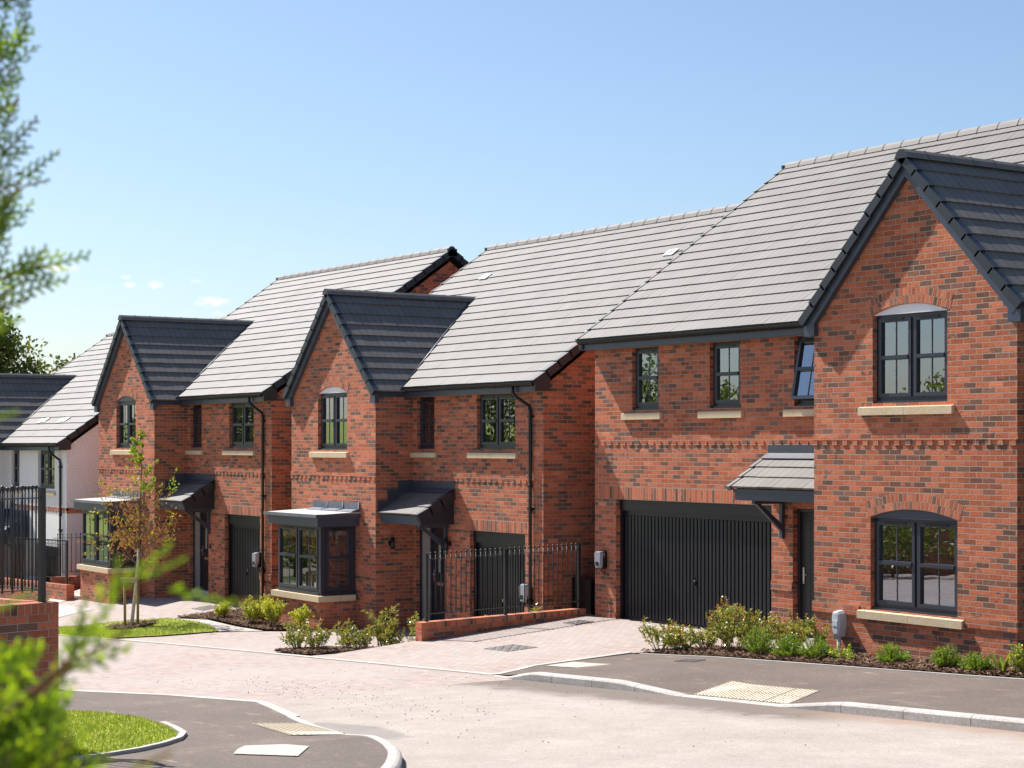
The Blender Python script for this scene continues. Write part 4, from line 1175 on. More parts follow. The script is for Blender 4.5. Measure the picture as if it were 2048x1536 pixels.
# planting beds of bark mulch
BED2 = [(-38.55, 16.72), (-37.3, 17.02), (-35.4, 16.82), (-33.95, 16.78), (-33.3, 17.35), (-33.35, 18.4), (-35.6, 18.4), (-38.2, 18.4)]
BED3 = [(-28.62, 14.22), (-27.3, 14.22), (-27.2, 16.25), (-27.6, 17.2), (-28.5, 17.0)]
BED4 = [(-21.95, 17.24), (-10, 17.26), (-10, 18.52), (-19.55, 18.52), (-21.2, 18.6)]
BEDW = [(-47.6, 16.1), (-45.8, 16.1), (-45.8, 16.7), (-47.6, 16.7)]
gz4 = lambda x, y: pave_z(x, 17) + .0 + (G(x, y) - G(x, 17.2)) * .4
for nm, lb, poly, zf in (('mulch_bed', 'bark mulch bed with golden shrubs in front of the middle house bay', BED2, G), ('mulch_bed', 'bark mulch bed by the end of the low railed wall', BED3, G),
                     ('mulch_bed', 'long bark mulch bed along the foot of the right house', BED4, gz4)):
    tag(drape(nm, poly, .02, 'mulch', .085, zf, jitter=.016), lb, 'mulch bed', kind='stuff')
def chips(name, label, poly, n, zf, seed=1):
    m = MB(); r = random.Random(seed); xs = [p[0] for p in poly]; ys = [p[1] for p in poly]; c = 0
    while c < n:
        x, y = r.uniform(min(xs), max(xs)), r.uniform(min(ys), max(ys))
        if not inside((x, y), poly): continue
        c += 1; a = r.uniform(0, 6.28); l = r.uniform(.012, .04); w = r.uniform(.005, .013); z = zf(x, y) + .036 + r.uniform(0, .02); t = r.uniform(-.5, .5) * l
        ca, sa = math.cos(a), math.sin(a)
        m.face([(x - ca * l - sa * w, y - sa * l + ca * w, z - t), (x - ca * l + sa * w, y - sa * l - ca * w, z - t), (x + ca * l + sa * w, y + sa * l - ca * w, z + t), (x + ca * l - sa * w, y + sa * l + ca * w, z + t + .01)], 'chip')
    return tag(m.build(name), label, 'mulch', kind='stuff')
chips('bark_chips', 'loose bark chips in the bed of golden shrubs', BED2, 4500, G, 1)
chips('bark_chips', 'loose bark chips in the bed at the low wall end', BED3, 4200, G, 2)
chips('bark_chips', 'loose bark chips along the foot of the right house', [(-22, 17.25), (-12, 17.27), (-12, 18.3), (-21.6, 18.4)], 9500, gz4, 3)
def ring(cx, cy, r, n=16): return [(cx + r * math.cos(6.283 * i / n) * (1 + .1 * math.sin(i * 2.3)), cy + r * math.sin(6.283 * i / n) * (1 + .1 * math.cos(i * 1.7))) for i in range(n)]
TR = (-38.15, 15.45)
tag(drape('mulch_ring', ring(*TR, .55), .045, 'mulch', .1, jitter=.03), 'ring of bark mulch round the young birch stem', 'mulch', kind='stuff')
chips('bark_chips', 'loose bark chips round the young birch stem', ring(*TR, .6), 500, lambda x, y: G(x, y) + .03, 4)
# grit on the road
def grit():
    m = MB(); r = random.Random(5)
    for i in range(480):
        x = r.triangular(-27, -12, -20); y = r.uniform(8.5, 14)
        if i > 330: x = r.uniform(-24, -17); y = 11.5 + r.gauss(0, .5) - (x + 24) * .1
        if y > 13.9 or (x > -24.4 and y < 9.9 - max(0, (x + 20.5)) * .12 + (.4 if x < -18 else 0)): continue
        s = r.uniform(.003, .009); z = RX(x)
        a = r.uniform(0, 6.28); q = [(x + s * math.cos(a + k * 1.57) * r.uniform(.7, 1.3), y + s * math.sin(a + k * 1.57) * r.uniform(.7, 1.3), z) for k in range(4)]
        top = [(p[0] * .5 + x * .5, p[1] * .5 + y * .5, z + s * r.uniform(.8, 1.4)) for p in q]
        m.hexa(q + top, 'stone')
    return tag(m.build('grit'), 'loose dark grit scattered over the paved street', 'grit', kind='stuff')
grit()
def iron_cover(name, label, c, sx, sy, ang, zf):
    t = Matrix.Rotation(R(ang), 4, 'Z'); m = MB()
    def W(x, y, h): p = t @ Vector((x, y, 0)); X, Y = c[0] + p.x, c[1] + p.y; return (X, Y, zf(X, Y) + h)
    m.hexa([W(-sx, -sy, -.02), W(sx, -sy, -.02), W(sx, sy, -.02), W(-sx, sy, -.02), W(-sx, -sy, .004), W(sx, -sy, .004), W(sx, sy, .004), W(-sx, sy, .004)], 'castiron')
    k = 7
    for i in range(k):
        for j in range(k):
            x = -sx + 2 * sx * (i + .5) / k; y = -sy + 2 * sy * (j + .5) / k; a, b = (sx / k * .75, sy / k * .3) if (i + j) % 2 else (sx / k * .3, sy / k * .75)
            m.hexa([W(x - a, y - b, .003), W(x + a, y - b, .003), W(x + a, y + b, .003), W(x - a, y + b, .003), W(x - a, y - b, .012), W(x + a, y - b, .012), W(x + a, y + b, .012), W(x - a, y + b, .012)], 'castiron')
    return tag(m.build(name), label, 'manhole cover')
iron_cover('manhole_cover', 'patterned drain cover in the middle of the right drive', (-24.43, 16.44), .36, .3, 0, G)
iron_cover('manhole_cover', 'patterned drain cover close to the railed wall by the double garage', (-26.12, 19.05), .22, .2, 0, G)
iron_cover('manhole_cover', 'small square cover in the asphalt pavement before the shrub bed', (-19.98, 16.56), .17, .17, 20, pave_z)
iron_cover('manhole_cover', 'drain cover in the drive of the house behind the birch', (-39.4, 17.85), .32, .25, 0, G)

# ------------------------------------------------------------------ walls and railings
def low_wall(name, label, p0, p1, t, zt, zb, cap=.105, ends=True):
    """Brick garden wall with a brick-on-edge top; zt, zb = top and bottom heights at both ends."""
    p0, p1 = Vector(p0), Vector(p1); d = (p1 - p0); L = d.length; d.normalize(); n = Vector((-d.y, d.x))
    root = thing(name, label, 'garden wall', (p0.x, p0.y, 0), math.atan2(d.y, d.x))
    m = MB()
    def side(y, fl):
        P = [(0, y, zb[0]), (L, y, zb[1]), (L, y, zt[1] - cap), (0, y, zt[0] - cap)]
        U = [(p[0], p[2] - (zt[0] - cap) - (zt[1] - zt[0]) * p[0] / L) for p in P]
        m.face(P if fl else P[::-1], 'brick', U if fl else U[::-1])
    side(-t / 2, 1); side(t / 2, 0)
    for x, z, b, fl in ((0, zt[0], zb[0], 0), (L, zt[1], zb[1], 1)):
        P = [(x, -t / 2, b), (x, t / 2, b), (x, t / 2, z - cap), (x, -t / 2, z - cap)]
        m.face(P if fl else P[::-1], 'brick', [(p[1], p[2] - z) for p in (P if fl else P[::-1])])
    m.build('wall', root)
    c = MB(); k = max(1, round(L / .075)); u = L / k
    zz = lambda x: zt[0] + (zt[1] - zt[0]) * x / L
    for y, fl in ((-t / 2 - .003, 1), (t / 2 + .003, 0)):
        P = [(0, y, zz(0) - cap), (L, y, zz(L) - cap), (L, y, zz(L)), (0, y, zz(0))]; U = [(0, 0), (0, L), (.225, L), (.225, 0)]
        c.face(P if fl else P[::-1], 'stack', U if fl else U[::-1])
    P = [(0, -t / 2 - .003, zz(0)), (L, -t / 2 - .003, zz(L)), (L, t / 2 + .003, zz(L)), (0, t / 2 + .003, zz(0))]
    c.face(P, 'stack', [(0, 0), (0, L), (.225, L), (.225, 0)])
    for x, fl in ((-.002, 0), (L + .002, 1)):
        z = zz(min(max(x, 0), L)); P = [(x, -t / 2, z - cap), (x, t / 2, z - cap), (x, t / 2, z), (x, -t / 2, z)]
        U = [(0.02, .037), (.2, .037), (.2, .06), (.02, .06)]
        c.face(P if fl else P[::-1], 'stack', U)
    c.build('coping', root)
    return root

def railing(label, p0, p1, z0, z1, hgt, posts, spacing=.105, post_w=.05, first=True, last=True, ball=.023, bar_r=.0095, group=None):
    p0, p1 = Vector(p0), Vector(p1); d = p1 - p0; L = d.length
    root = thing('railing', label, 'railing', (p0.x, p0.y, 0), math.atan2(d.y, d.x), group)
    z = lambda x: z0 + (z1 - z0) * x / L
    for i, px in enumerate(posts):
        m = MB(); w = post_w / 2
        m.box(px - w, px + w, -w, w, z(px), z(px) + hgt, 'iron'); m.box(px - w - .004, px + w + .004, -w - .004, w + .004, z(px) + hgt, z(px) + hgt + .008, 'iron')
        m.build('post', root)
    for nm, zo in (('top_rail', hgt - .1), ('bottom_rail', .12)):
        m = MB(); m.hexa([(0, -.022, z(0) + zo), (L, -.022, z(L) + zo), (L, .022, z(L) + zo), (0, .022, z(0) + zo)] + [(0, -.022, z(0) + zo + .011), (L, -.022, z(L) + zo + .011), (L, .022, z(L) + zo + .011), (0, .022, z(0) + zo + .011)], 'iron')
        m.build(nm, root)
    m = MB(); m.tube([(0, 0, .1), (0, 0, hgt - .005)], bar_r, 'iron', 6); m.ball((0, 0, hgt + .008), ball, 'iron', 8)
    proto = None
    k = int(L / spacing)
    for i in range(1, k + 1):
        x = i * L / (k + 1)
        if any(abs(x - px) < spacing * .45 for px in posts): continue
        if proto is None: o = proto = m.build('bar', root)
        else: o = proto.copy(); C.objects.link(o); o.parent = root
        o.location = (x, 0, z(x))
    return root

low_wall('low_wall', 'low brick wall with soldier coping between the drives, carrying a railing', (-26.96, 16.22), (-26.9, 19.72), .215, (.04, .12), (-.75, -.6))
railing('black ball-topped railing on the low wall between the two drives', (-26.96, 16.36), (-26.9, 19.68), .05, .12, 1.18, [0.02, 1.66, 3.28], .104)
# the near wall at the left edge: an L with a railing on each leg
low_wall('brick_wall', 'near brick wall running to the left edge, carrying a railing', (-16.95, 6.06), (-15.75, 1.0), .215, (1.62, 1.62), (-.2, -.2))
low_wall('brick_wall', 'brick wall going back from the near wall corner', (-17.1, 5.95), (-24.5, 6.0), .215, (1.62, 1.3), (-.4, -.6))
railing('near black railing along the street wall at the left edge', (-16.93, 5.95), (-15.75, 1.2), 1.62, 1.62, 1.1, [0.0, 1.85, 3.7], .11, .055)
railing('black railing going back from the corner post of the near wall', (-17.02, 5.96), (-24.4, 6.0), 1.62, 1.3, 1.1, [1.85, 3.7, 5.5, 7.3], .11, .055)
low_wall('low_wall', 'low brick wall before the white rendered house', (-45.9, 16.9), (-54.0, 16.9), .215, (-.55, -.75), (-1.4, -2.1))
railing('black railing on the low wall before the white house', (-46.15, 16.9), (-54.0, 16.9), -.52, -.72, 1.12, [0.0, 1.9, 3.8, 5.7, 7.6], .11)
low_wall('low_wall', 'short brick wall between the white house and its brick neighbour', (-47.62, 17.0), (-47.62, 20.5), .215, (-.45, -.45), (-1.8, -1.8))
railing('thin black railing between the white house and its brick neighbour', (-47.62, 17.05), (-47.62, 20.4), -.45, -.45, 1.15, [3.2], .13)

low_wall('brick_wall', 'long brick wall across the street, mirrored in the low windows', (-62.0, -7.8), (-17.0, -7.8), .215, (.2, 1.9), (-2.6, -.4))

# ------------------------------------------------------------------ things fixed to the houses
def charger(label, loc, rz=0, s=1.0):
    t = thing('car_charger', label, 'car charger', loc, rz, 'wall chargers beside garage doors')
    b = MB(); b.box(-.12 * s, .12 * s, -.05, .0, -.2 * s, .2 * s, 'black'); b.box(-.1, .1, -.09, -.05, -.22 * s, .18 * s, 'black'); b.build('back_plate', t)
    m = MB(); P = [(-.13, -.09), (.13, -.09), (.145, -.06), (.145, .06)]
    pr = [(-.11, .2), (.11, .2), (.135, .16), (.12, -.12), (.08, -.21), (-.08, -.21), (-.12, -.12), (-.135, .16)]
    A = [(x * s, -.06, z * s) for x, z in pr]; B = [(x * s * .82, -.15, z * s * .88) for x, z in pr]
    m.face(B, 'silver')
    for i in range(8): j = (i + 1) % 8; m.face([A[i], A[j], B[j], B[i]][::-1], 'silver')
    m.build('cover', t)
    r = MB(); r.tube([(0, -.14, -.09 * s), (0, -.165, -.09 * s)], .055 * s, 'black', 14); r.build('socket', t)
    c = MB(); c.tube([(.02, -.06, -.2 * s), (.02, -.07, -.27 * s), (.06, -.06, -.3 * s), (.09, -.03, -.26 * s)], .012, 'black', 6); c.build('cable', t)
    return t
def lamp(label, loc, rz=0):
    t = thing('wall_lamp', label, 'wall lamp', loc, rz, 'black wall lamps by the front doors')
    m = MB(); m.tube([(0, -.1, -.12), (0, -.1, .12)], .042, 'black', 12); m.tube([(0, -.1, .12), (0, -.1, .125)], .046, 'black', 12); m.build('shade', t)
    b = MB(); b.tube([(0, 0, 0), (0, -.02, 0)], .05, 'black', 12); b.box(-.02, .02, -.08, -.01, -.02, .02, 'black'); b.build('bracket', t)
    return t
charger('silver car charger on the brick left of the wide double garage', (-26.3, 19.76, 1.05), R(0), .78)
charger('silver car charger beside the single garage behind the railing', (-28.2, 19.39, .33), R(0), .85)
charger('silver car charger beside the downpipe of the house behind the birch', (-38.5, 18.79, .44), R(0), .85)
lamp('black wall lamp right of the door under the middle canopy', (-31.0, 19.4, 1.13), 0)
lamp('black wall lamp on the side wall left of the middle front door', (-32.48, 18.85, 1.1), R(90))
lamp('black wall lamp on the side wall behind the birch crown', (-42.66, 18.2, 1.12), R(90))
t = thing('doorbell', 'tiny black doorbell right of the front door behind the birch', 'doorbell', (-41.28, 18.8, .62))
m = MB(); m.box(-.03, .03, -.02, 0, -.05, .05, 'black'); m.build('case', t); m = MB(); m.tube([(0, -.02, 0), (0, -.028, 0)], .014, 'steel', 8); m.build('button', t)
t = thing('heat_pump', 'black outdoor heat pump unit beyond the railing between two houses', 'heat pump', (-27.32, 20.2, -.72))
m = MB(); m.box(-.3, .3, -.2, .25, .06, 1.35, 'black')
for i in range(14): m.box(-.27, .27, -.215, -.2, .14 + i * .085, .19 + i * .085, 'black')
m.build('casing', t); m = MB(); m.box(-.28, -.2, -.2, .25, 0, .06, 'greybox'); m.box(.2, .28, -.2, .25, 0, .06, 'greybox'); m.build('feet', t)
t = thing('meter_box', 'grey plastic meter hood with pipe low on the right house gable', 'meter box', (-18.96, 18.57, .0))
m = MB(); pr = [(-.055, .36), (-.085, .5), (-.09, .64), (-.075, .71), (-.04, .745), (.04, .745), (.075, .71), (.09, .64), (.085, .5), (.055, .36)]
A = [(x, -.005, z) for x, z in pr]; B = [(x * .9, -.13, .4 + (z - .4) * .95) for x, z in pr]; Cc = [(x * .62, -.15, .44 + (z - .4) * .78) for x, z in pr]
for Q, S in ((A, B), (B, Cc)):
    for i in range(10): j = (i + 1) % 10; m.face([Q[i], S[i], S[j], Q[j]], 'greybox')
m.face(Cc[::-1], 'greybox'); m.box(-.05, .05, -.158, -.148, .52, .6, 'greybox'); m.build('hood', t)
m = MB(); m.tube([(0, -.07, .45), (0, -.07, .2), (-.01, -.09, .08), (-.05, -.2, -.02)], .03, 'greybox', 10); m.build('pipe', t)

# ------------------------------------------------------------------ planting
def rv(r): 
    while True:
        v = Vector((r.uniform(-1, 1), r.uniform(-1, 1), r.uniform(-1, 1)))
        if .05 < v.length < 1: return v.normalized()
def leaf(m, p, d, nrm, L, W, mat):
    d = d.normalized(); s = d.cross(nrm)
    s = s.normalized() if s.length > 1e-4 else d.orthogonal().normalized(); n = s.cross(d)
    a = p; b = p + d * L * .45 + s * W * .5 + n * W * .18; c = p + d * L; e = p + d * L * .45 - s * W * .5 + n * W * .18
    m.face([a, b, c, e], mat, [(0, 0)] * 4)

def shrub(label, loc, h, w, kind, seed, group):
    r = random.Random(seed); root = thing({'photinia': 'leafy_shrub', 'gold': 'golden_shrub', 'hebe': 'low_shrub', 'strap': 'strappy_plant', 'pale': 'pale_shrub'}[kind], label, 'shrub', loc, 0, group)
    st, lf = MB(), MB()
    if kind == 'hebe':
        n = 85
        for i in range(n):
            a = r.uniform(0, 6.283); q = r.uniform(0, 1) ** .5; d = Vector((math.cos(a) * q, math.sin(a) * q, .35 + .75 * (1 - q * q))).normalized()
            tip = Vector((d.x * w * .55, d.y * w * .55, d.z * h * 1.05 * r.uniform(.75, 1.1)))
            base = Vector((tip.x * .25, tip.y * .25, 0)); st.tube([base, base.lerp(tip, .6), tip], [.003, .0025, .001], 'twig', 4, False)
            for k in range(26):
                t = .3 + .7 * k / 25; p = base.lerp(tip, t); dd = (tip - base).normalized() + rv(r) * .75
                leaf(lf, p, dd, rv(r), .035 * r.uniform(.8, 1.3), .011, 'leafhebe' if r.random() < .85 else 'leafgreen')
    elif kind == 'strap':
        for i in range(26):
            a = r.uniform(0, 6.283); l = h * r.uniform(.6, 1.15); d = Vector((math.cos(a) * .5, math.sin(a) * .5, 1)).normalized()
            p0 = Vector((math.cos(a), math.sin(a), 0)) * .03; leaf(lf, p0, d, Vector((0, 0, 1)), l, .05, 'leafgreen')
        st.tube([(0, 0, -.02), (0, 0, .05)], .015, 'twig', 5)
    else:
        gold = kind == 'gold'; n = max(6, int(13 * w / .5)) if not gold else 18
        for i in range(n):
            a = r.uniform(0, 6.283); q = r.uniform(.15, 1) ** .7
            sw = w * (.5 if gold else .72); tip = Vector((math.cos(a) * sw * q, math.sin(a) * sw * q, h * (r.uniform(.62, 1.0) if gold else r.uniform(.4, 1.02)) * (1.08 - .3 * q)))
            midp = Vector((tip.x * .55 + r.uniform(-.03, .03), tip.y * .55 + r.uniform(-.03, .03), tip.z * .5))
            base = Vector((tip.x * .15, tip.y * .15, -.03)); pts = []
            for k in range(7):
                t = k / 6; pts.append(base.lerp(midp, t).lerp(midp.lerp(tip, t), t))
            st.tube(pts, [.006 * (1 - .75 * k / 6) for k in range(7)], 'twig', 5, False)
            shoots = [pts]
            for k in range(4 if not gold else 5):
                b0 = pts[r.randint(2, 5)]; e = b0 + Vector((r.uniform(-1, 1), r.uniform(-1, 1), r.uniform(.2, 1.2))).normalized() * r.uniform(.08, .2) * (h / .55)
                sp = [b0, b0.lerp(e, .5) + Vector((0, 0, .01)), e]; st.tube(sp, [.003, .0025, .0015], 'twig', 4, False); shoots.append(sp)
            for sp in shoots:
                L = sum((sp[j + 1] - sp[j]).length for j in range(len(sp) - 1)); cnt = int(L / (.0115 if not gold else .0085))
                for k in range(cnt):
                    t = (k + r.random()) / cnt
                    if len(sp) > 3 and t < .3: continue
                    x = t * (len(sp) - 1); j = min(int(x), len(sp) - 2); p = sp[j].lerp(sp[j + 1], x - j)
                    d = (sp[j + 1] - sp[j]).normalized() * .6 + rv(r) * .9
                    if gold: mt = 'leafgold' if r.random() < .86 else 'leafgreen'; LL, WW = .05, .02
                    elif kind == 'pale': mt = 'leafhebe' if r.random() < .6 else 'leafgold'; LL, WW = .045, .024
                    else:
                        top = t > .78 and r.random() < .5; mt = 'leafred' if (top or r.random() < .06) else 'leafgreen'; LL, WW = .054, .025
                    leaf(lf, p, d, Vector((0, 0, 1)) + rv(r) * .8, LL * r.uniform(.7, 1.25), WW * r.uniform(.8, 1.2), mt)
    st.build('stems', root); lf.build('foliage', root)
    return root

gG = 'golden shrubs in the bed by the middle drive'
for i, (x, y, h, w, lb) in enumerate([
        (-37.1, 17.19, .40, .42, 'smallest golden shrub, alone at the left end of its bed'),
        (-35.33, 17.08, .60, .68, 'golden shrub at the front of its bed beside the pale path'),
        (-34.38, 17.08, .66, .66, 'big golden shrub nearest the pale path corner'),
        (-33.5, 17.3, .52, .44, 'golden green shrub in front of the stone bay sill corner'),
        (-36.0, 17.65, .55, .6, 'golden shrub at the back of its bed under the downpipe')]):
    shrub(lb, (x, y, G(x, y) + .02), h, w, 'gold', 20 + i, gG)
gP = 'green and red leafed shrubs in the small bed at the low wall'
for i, (x, y, h, w, lb) in enumerate([
        (-28.42, 14.6, .62, .6, 'leftmost red tinged shrub, at the street corner of its bed'),
        (-27.95, 14.75, .55, .5, 'red tinged shrub second from the street corner of its bed'),
        (-28.05, 15.3, .55, .5, 'red tinged shrub in the middle of the small bed'),
        (-27.75, 15.5, .52, .5, 'red tinged shrub right of the middle of the small bed'),
        (-27.9, 16.0, .85, .5, 'tallest red tipped shrub of the small bed, before the middle front door'),
        (-27.55, 16.0, .55, .5, 'shrub between the tallest red tipped one and the low wall'),
        (-27.35, 16.45, .9, .32, 'thin upright shrub close beside the end of the low wall')]):
    shrub(lb, (x, y, G(x, y) + .02), h, w, 'photinia', 40 + i, gP)
gR = 'leafy shrubs in the long bed of the right house'
for i, (x, y, h, w, k, lb) in enumerate([
        (-21.85, 17.5, .55, .62, 'photinia', 'leftmost leafy shrub of the long bed, at the edge of the drive'),
        (-21.45, 17.55, .5, .5, 'photinia', 'leafy shrub second from the drive edge in the long bed'),
        (-21.02, 17.75, .52, .5, 'photinia', 'open leafy shrub just left of the tall red tipped one'),
        (-20.95, 18.05, .9, .45, 'photinia', 'tall red tipped shrub rising in front of the wide garage door'),
        (-20.4, 17.8, .72, .65, 'photinia', 'dense leafy shrub right of the tall red tipped one'),
        (-19.95, 17.85, .68, .6, 'photinia', 'dense leafy shrub in front of the brick pier by the garage'),
        (-19.75, 18.25, .66, .6, 'photinia', 'silvery leafed shrub in front of the black door'),
        (-19.5, 18.05, .62, .55, 'photinia', 'silvery leafed shrub at the corner of the gable wall'),
        (-19.1, 18.3, .55, .24, 'photinia', 'thin wispy shrub against the grey meter box')]):
    shrub(lb, (x, y, gz4(x, y) + .02), h, w, k, 60 + i, gR)
gL = 'low bright green plants along the pavement'
for i, (x, y, h, w, k, lb) in enumerate([
        (-19.55, 17.5, .42, .5, 'hebe', 'tallest bright green mound, under the dense leafy shrubs'),
        (-18.95, 17.5, .30, .5, 'hebe', 'bright green mound left of the meter pipe'),
        (-18.5, 17.6, .28, .48, 'hebe', 'bright green mound in front of the meter pipe'),
        (-17.95, 17.62, .24, .42, 'pale', 'spreading light green plant right of the meter pipe'),
        (-17.15, 17.72, .25, .48, 'hebe', 'bright green mound alone under the left part of the low window sill'),
        (-16.05, 17.55, .30, .38, 'hebe', 'round bright green mound below the right end of the low window sill'),
        (-15.5, 17.5, .22, .42, 'hebe', 'flat bright green mound near the right corner of the gable'),
        (-15.05, 17.45, .32, .26, 'strap', 'plant with broad upright leaves at the right edge of the photo'),
        (-14.75, 17.5, .38, .4, 'pale', 'pale green plant at the very right edge below the gable corner')]):
    shrub(lb, (x, y, gz4(x, y) + .02), h, w, k, 80 + i, gL)
for i, (x, y, lb) in enumerate([(-46.9, 15.9, 'grey green low plant before the low wall of the white house'), (-46.2, 16.2, 'grey green low plant at the end of the low wall of the white house')]):
    shrub(lb, (x, y, G(x, y)), .28, .6, 'hebe', 95 + i, 'low plants by the white house')
for i, (x, y, lb) in enumerate([(-27.35, 18.0, 'small red flowered plant behind the railing foot'), (-27.4, 19.0, 'small plant behind the railing beside the middle garage')]):
    shrub(lb, (x, y, -.25 if i == 0 else -.15), .36, .2, 'photinia', 98 + i, 'small plants behind the railing')

def birch():
    r = random.Random(12); x, y = TR; z = G(x, y)
    root = thing('young_birch', 'young birch with half its leaves dried brown, on the small lawn', 'tree', (x, y, z))
    H = 4.25
    P = [Vector((.02 + .05 * math.sin(t * 3) + .26 * t, .03 * math.sin(t * 5) + .2 * t, t * H)) for t in [i / 12 for i in range(13)]]
    tm = MB(); tm.tube([Vector((-.02, 0, -.1))] + P[:6], [.05] + [.042 * (1 - t / 12) + .004 for t in range(6)], 'birch', 8); tm.build('trunk', root)
    br = MB(); lg = MB()
    br.tube(P[5:], [.0285 * (1 - k / 7.5) ** 1.3 + .002 for k in range(8)], 'twig', 6)
    def at(t): q = t * 12; j = min(int(q), 11); return P[j].lerp(P[j + 1], q - j)
    def twig(p, d, L, rad, lvl, hgt):
        n = 5; pts = [p]; q = p.copy(); dd = d.normalized()
        for i in range(n):
            dd = (dd + rv(r) * .16 + Vector((0, 0, .05))).normalized(); q = q + dd * L / n; pts.append(q)
        br.tube(pts, [rad * (1 - .8 * i / n) for i in range(n + 1)], 'twig', 4 if lvl else 5, False)
        if lvl < 2:
            for k in range(5 if lvl == 0 else 3):
                j = r.randint(1, n); twig(pts[j], dd * .8 + rv(r) * .8, L * r.uniform(.3, .5), rad * .5, lvl + 1, hgt)
        dens = {0: 4, 1: 5, 2: 5}[lvl]
        for k in range(dens):
            j = r.uniform(.35, 1) * n; i = min(int(j), n - 1); pp = pts[i].lerp(pts[i + 1], j - i)
            hh = pp.z / H; radial = math.hypot(pp.x - at(min(1, max(0, hh))).x, pp.y - at(min(1, max(0, hh))).y)
            green = hh > .72 or (radial > .66 and r.random() < .3) or r.random() < .03
            if hh > .62 and hh < .74 and r.random() < .4: continue
            dr = Vector((r.uniform(-.6, .6), r.uniform(-.6, .6), r.uniform(-1, .1)))
            if green: leaf(lg, pp, dr, rv(r), r.uniform(.045, .065), .04, 'leafbirch')
            else: leaf(lg, pp, dr + Vector((0, 0, -.6)), rv(r), r.uniform(.045, .07), .022, 'leafbrown')
    for k in range(48):
        t = r.uniform(.34, .98) if k > 26 else r.uniform(.33, .62); a = r.uniform(0, 6.283)
        L = (1.15 if t < .62 else .55) * r.uniform(.6, 1.1) * (1.05 - .35 * t)
        up = .55 if t < .62 else 1.1
        twig(at(t), Vector((math.cos(a), math.sin(a), up)), L, .011 * (1.2 - t), 0, t)
    br.build('branches', root); lg.build('foliage', root)
birch()
def stakes():
    x, y = TR; z = G(x, y)
    ax = Vector((.56, .83, 0)); t = thing('tree_stake', 'two timber stakes with a crossbar supporting the young birch', 'tree stake', (x, y, z))
    for s in (-.13, .15):
        m = MB(); p = ax * s; m.tube([p + Vector((0, 0, -.15)), p + ax * s * .08 + Vector((0, 0, 1.08))], .031, 'wood', 9); m.build('stake', t)
    m = MB(); p0, p1 = ax * -.2 + Vector((.05, -.07, 1.0)), ax * .19 + Vector((.05, -.07, 1.0))
    d = Vector((0, 0, .11)); n = Vector((.03, -.02, 0))
    m.hexa([p0 - n, p1 - n, p1 + n, p0 + n, p0 - n + d, p1 - n + d, p1 + n + d, p0 + n + d], 'crossbar'); m.build('crossbar', t)
    m = MB(); m.box(-.03, .05, -.12, -.02, 1.02, 1.09, 'black'); m.build('tie', t)
stakes()

def broad_tree(name, label, loc, H, rad, leaves, size, seed, mat='leaftree', conic=.5, kind=None, m=None):
    r = random.Random(seed); own = m is None
    tr, lf = (MB(), MB()) if own else m
    o = Vector((0, 0, 0)) if own else Vector(loc)
    tr.tube([o + Vector((0, 0, -.3)), o + Vector((.1, .05, H * .35)), o + Vector((0, .1, H * .75)), o + Vector((0, 0, H * .95))], [H * .03, H * .024, H * .012, H * .004], 'bark', 8)
    cl = []
    for i in range(46):
        t = r.uniform(.22, 1.0); a = r.uniform(0, 6.283); q = rad * (1 - conic * t) * math.sqrt(r.random()) * min(1, (1.04 - t) * 3 + .15)
        c = o + Vector((math.cos(a) * q, math.sin(a) * q, t * H * .96)); cl.append((c, rad * r.uniform(.16, .34)))
        b = o + Vector((0, 0, max(.2, t - .2) * H)); tr.tube([b, b.lerp(c, .5) + Vector((0, 0, .1)), c], [H * .007, H * .004, H * .001], 'bark', 5, False)
    for i in range(leaves):
        c, s = cl[r.randrange(len(cl))]; v = rv(r) * s * r.uniform(.35, 1.15); v.z *= .8
        leaf(lf, c + v, rv(r) + Vector((0, 0, -.2)), rv(r), size * r.uniform(.7, 1.3), size * .62, mat)
    if own:
        root = thing(name, label, 'tree', loc); tr.build('trunk', root); lf.build('crown', root); return root
broad_tree('broadleaf_tree', 'full green tree behind the dark gable roof of the white house', (-74.3, 24.2, -2.5), 11.0, 3.7, 15000, .2, 5, conic=.55)
broad_tree('broadleaf_tree', 'small yellowing tree tips just showing over the white house roof', (-72.6, 26.9, -2.5), 10.0, 2.6, 7000, .2, 9, conic=.35)

# woodland and grass bank across the street: out of frame, seen mirrored in the windows
def woodland():
    r = random.Random(31); tr, lf = MB(), MB()
    spots = [(-44, -16, 9), (-52, -20, 9.5), (-60, -15, 10), (-70, -20, 11), (-80, -14, 11), (-92, -18, 13), (-104, -12, 13), (-118, -18, 14), (-130, -8, 14), (-72, -6, 8), (-96, -4, 9), (-112, 2, 11), (-38, -22, 10), (-84, -26, 15), (-64, -28, 13), (-140, 4, 14), (-30, -26, 10)]
    for i, (x, y, h) in enumerate(spots):
        h = h * (.85 if x > -56 else .5 if x > -66 else .8)
        broad_tree('', '', (x, y, G(x, y)), h, h * .42, 4200, .26, 100 + i, 'leafhedge' if i % 2 else 'leaftree', .35, None, (tr, lf))
    for i in range(22):
        x = -30 - i * 2.3; y = -6.5 + r.uniform(-1, 1) + (5.5 if x < -62 else 0); h = r.uniform(1.6, 3.0)
        broad_tree('', '', (x, y, G(x, y)), h, h * .75, 900, .2, 200 + i, 'leafhedge' if r.random() < .6 else 'leaftree', .1, None, (tr, lf))
    off = len(lf.v)
    lf.v += tr.v; lf.f += [tuple(k + off for k in f) for f in tr.f]; b = len(lf.mats)
    lf.mats += tr.mats; lf.mi += [k + b for k in tr.mi]; lf.uv += tr.uv; lf.sm += tr.sm
    o = lf.build('woodland'); tag(o, 'woodland across the street, mirrored in the front windows', 'woodland', kind='stuff')
woodland()
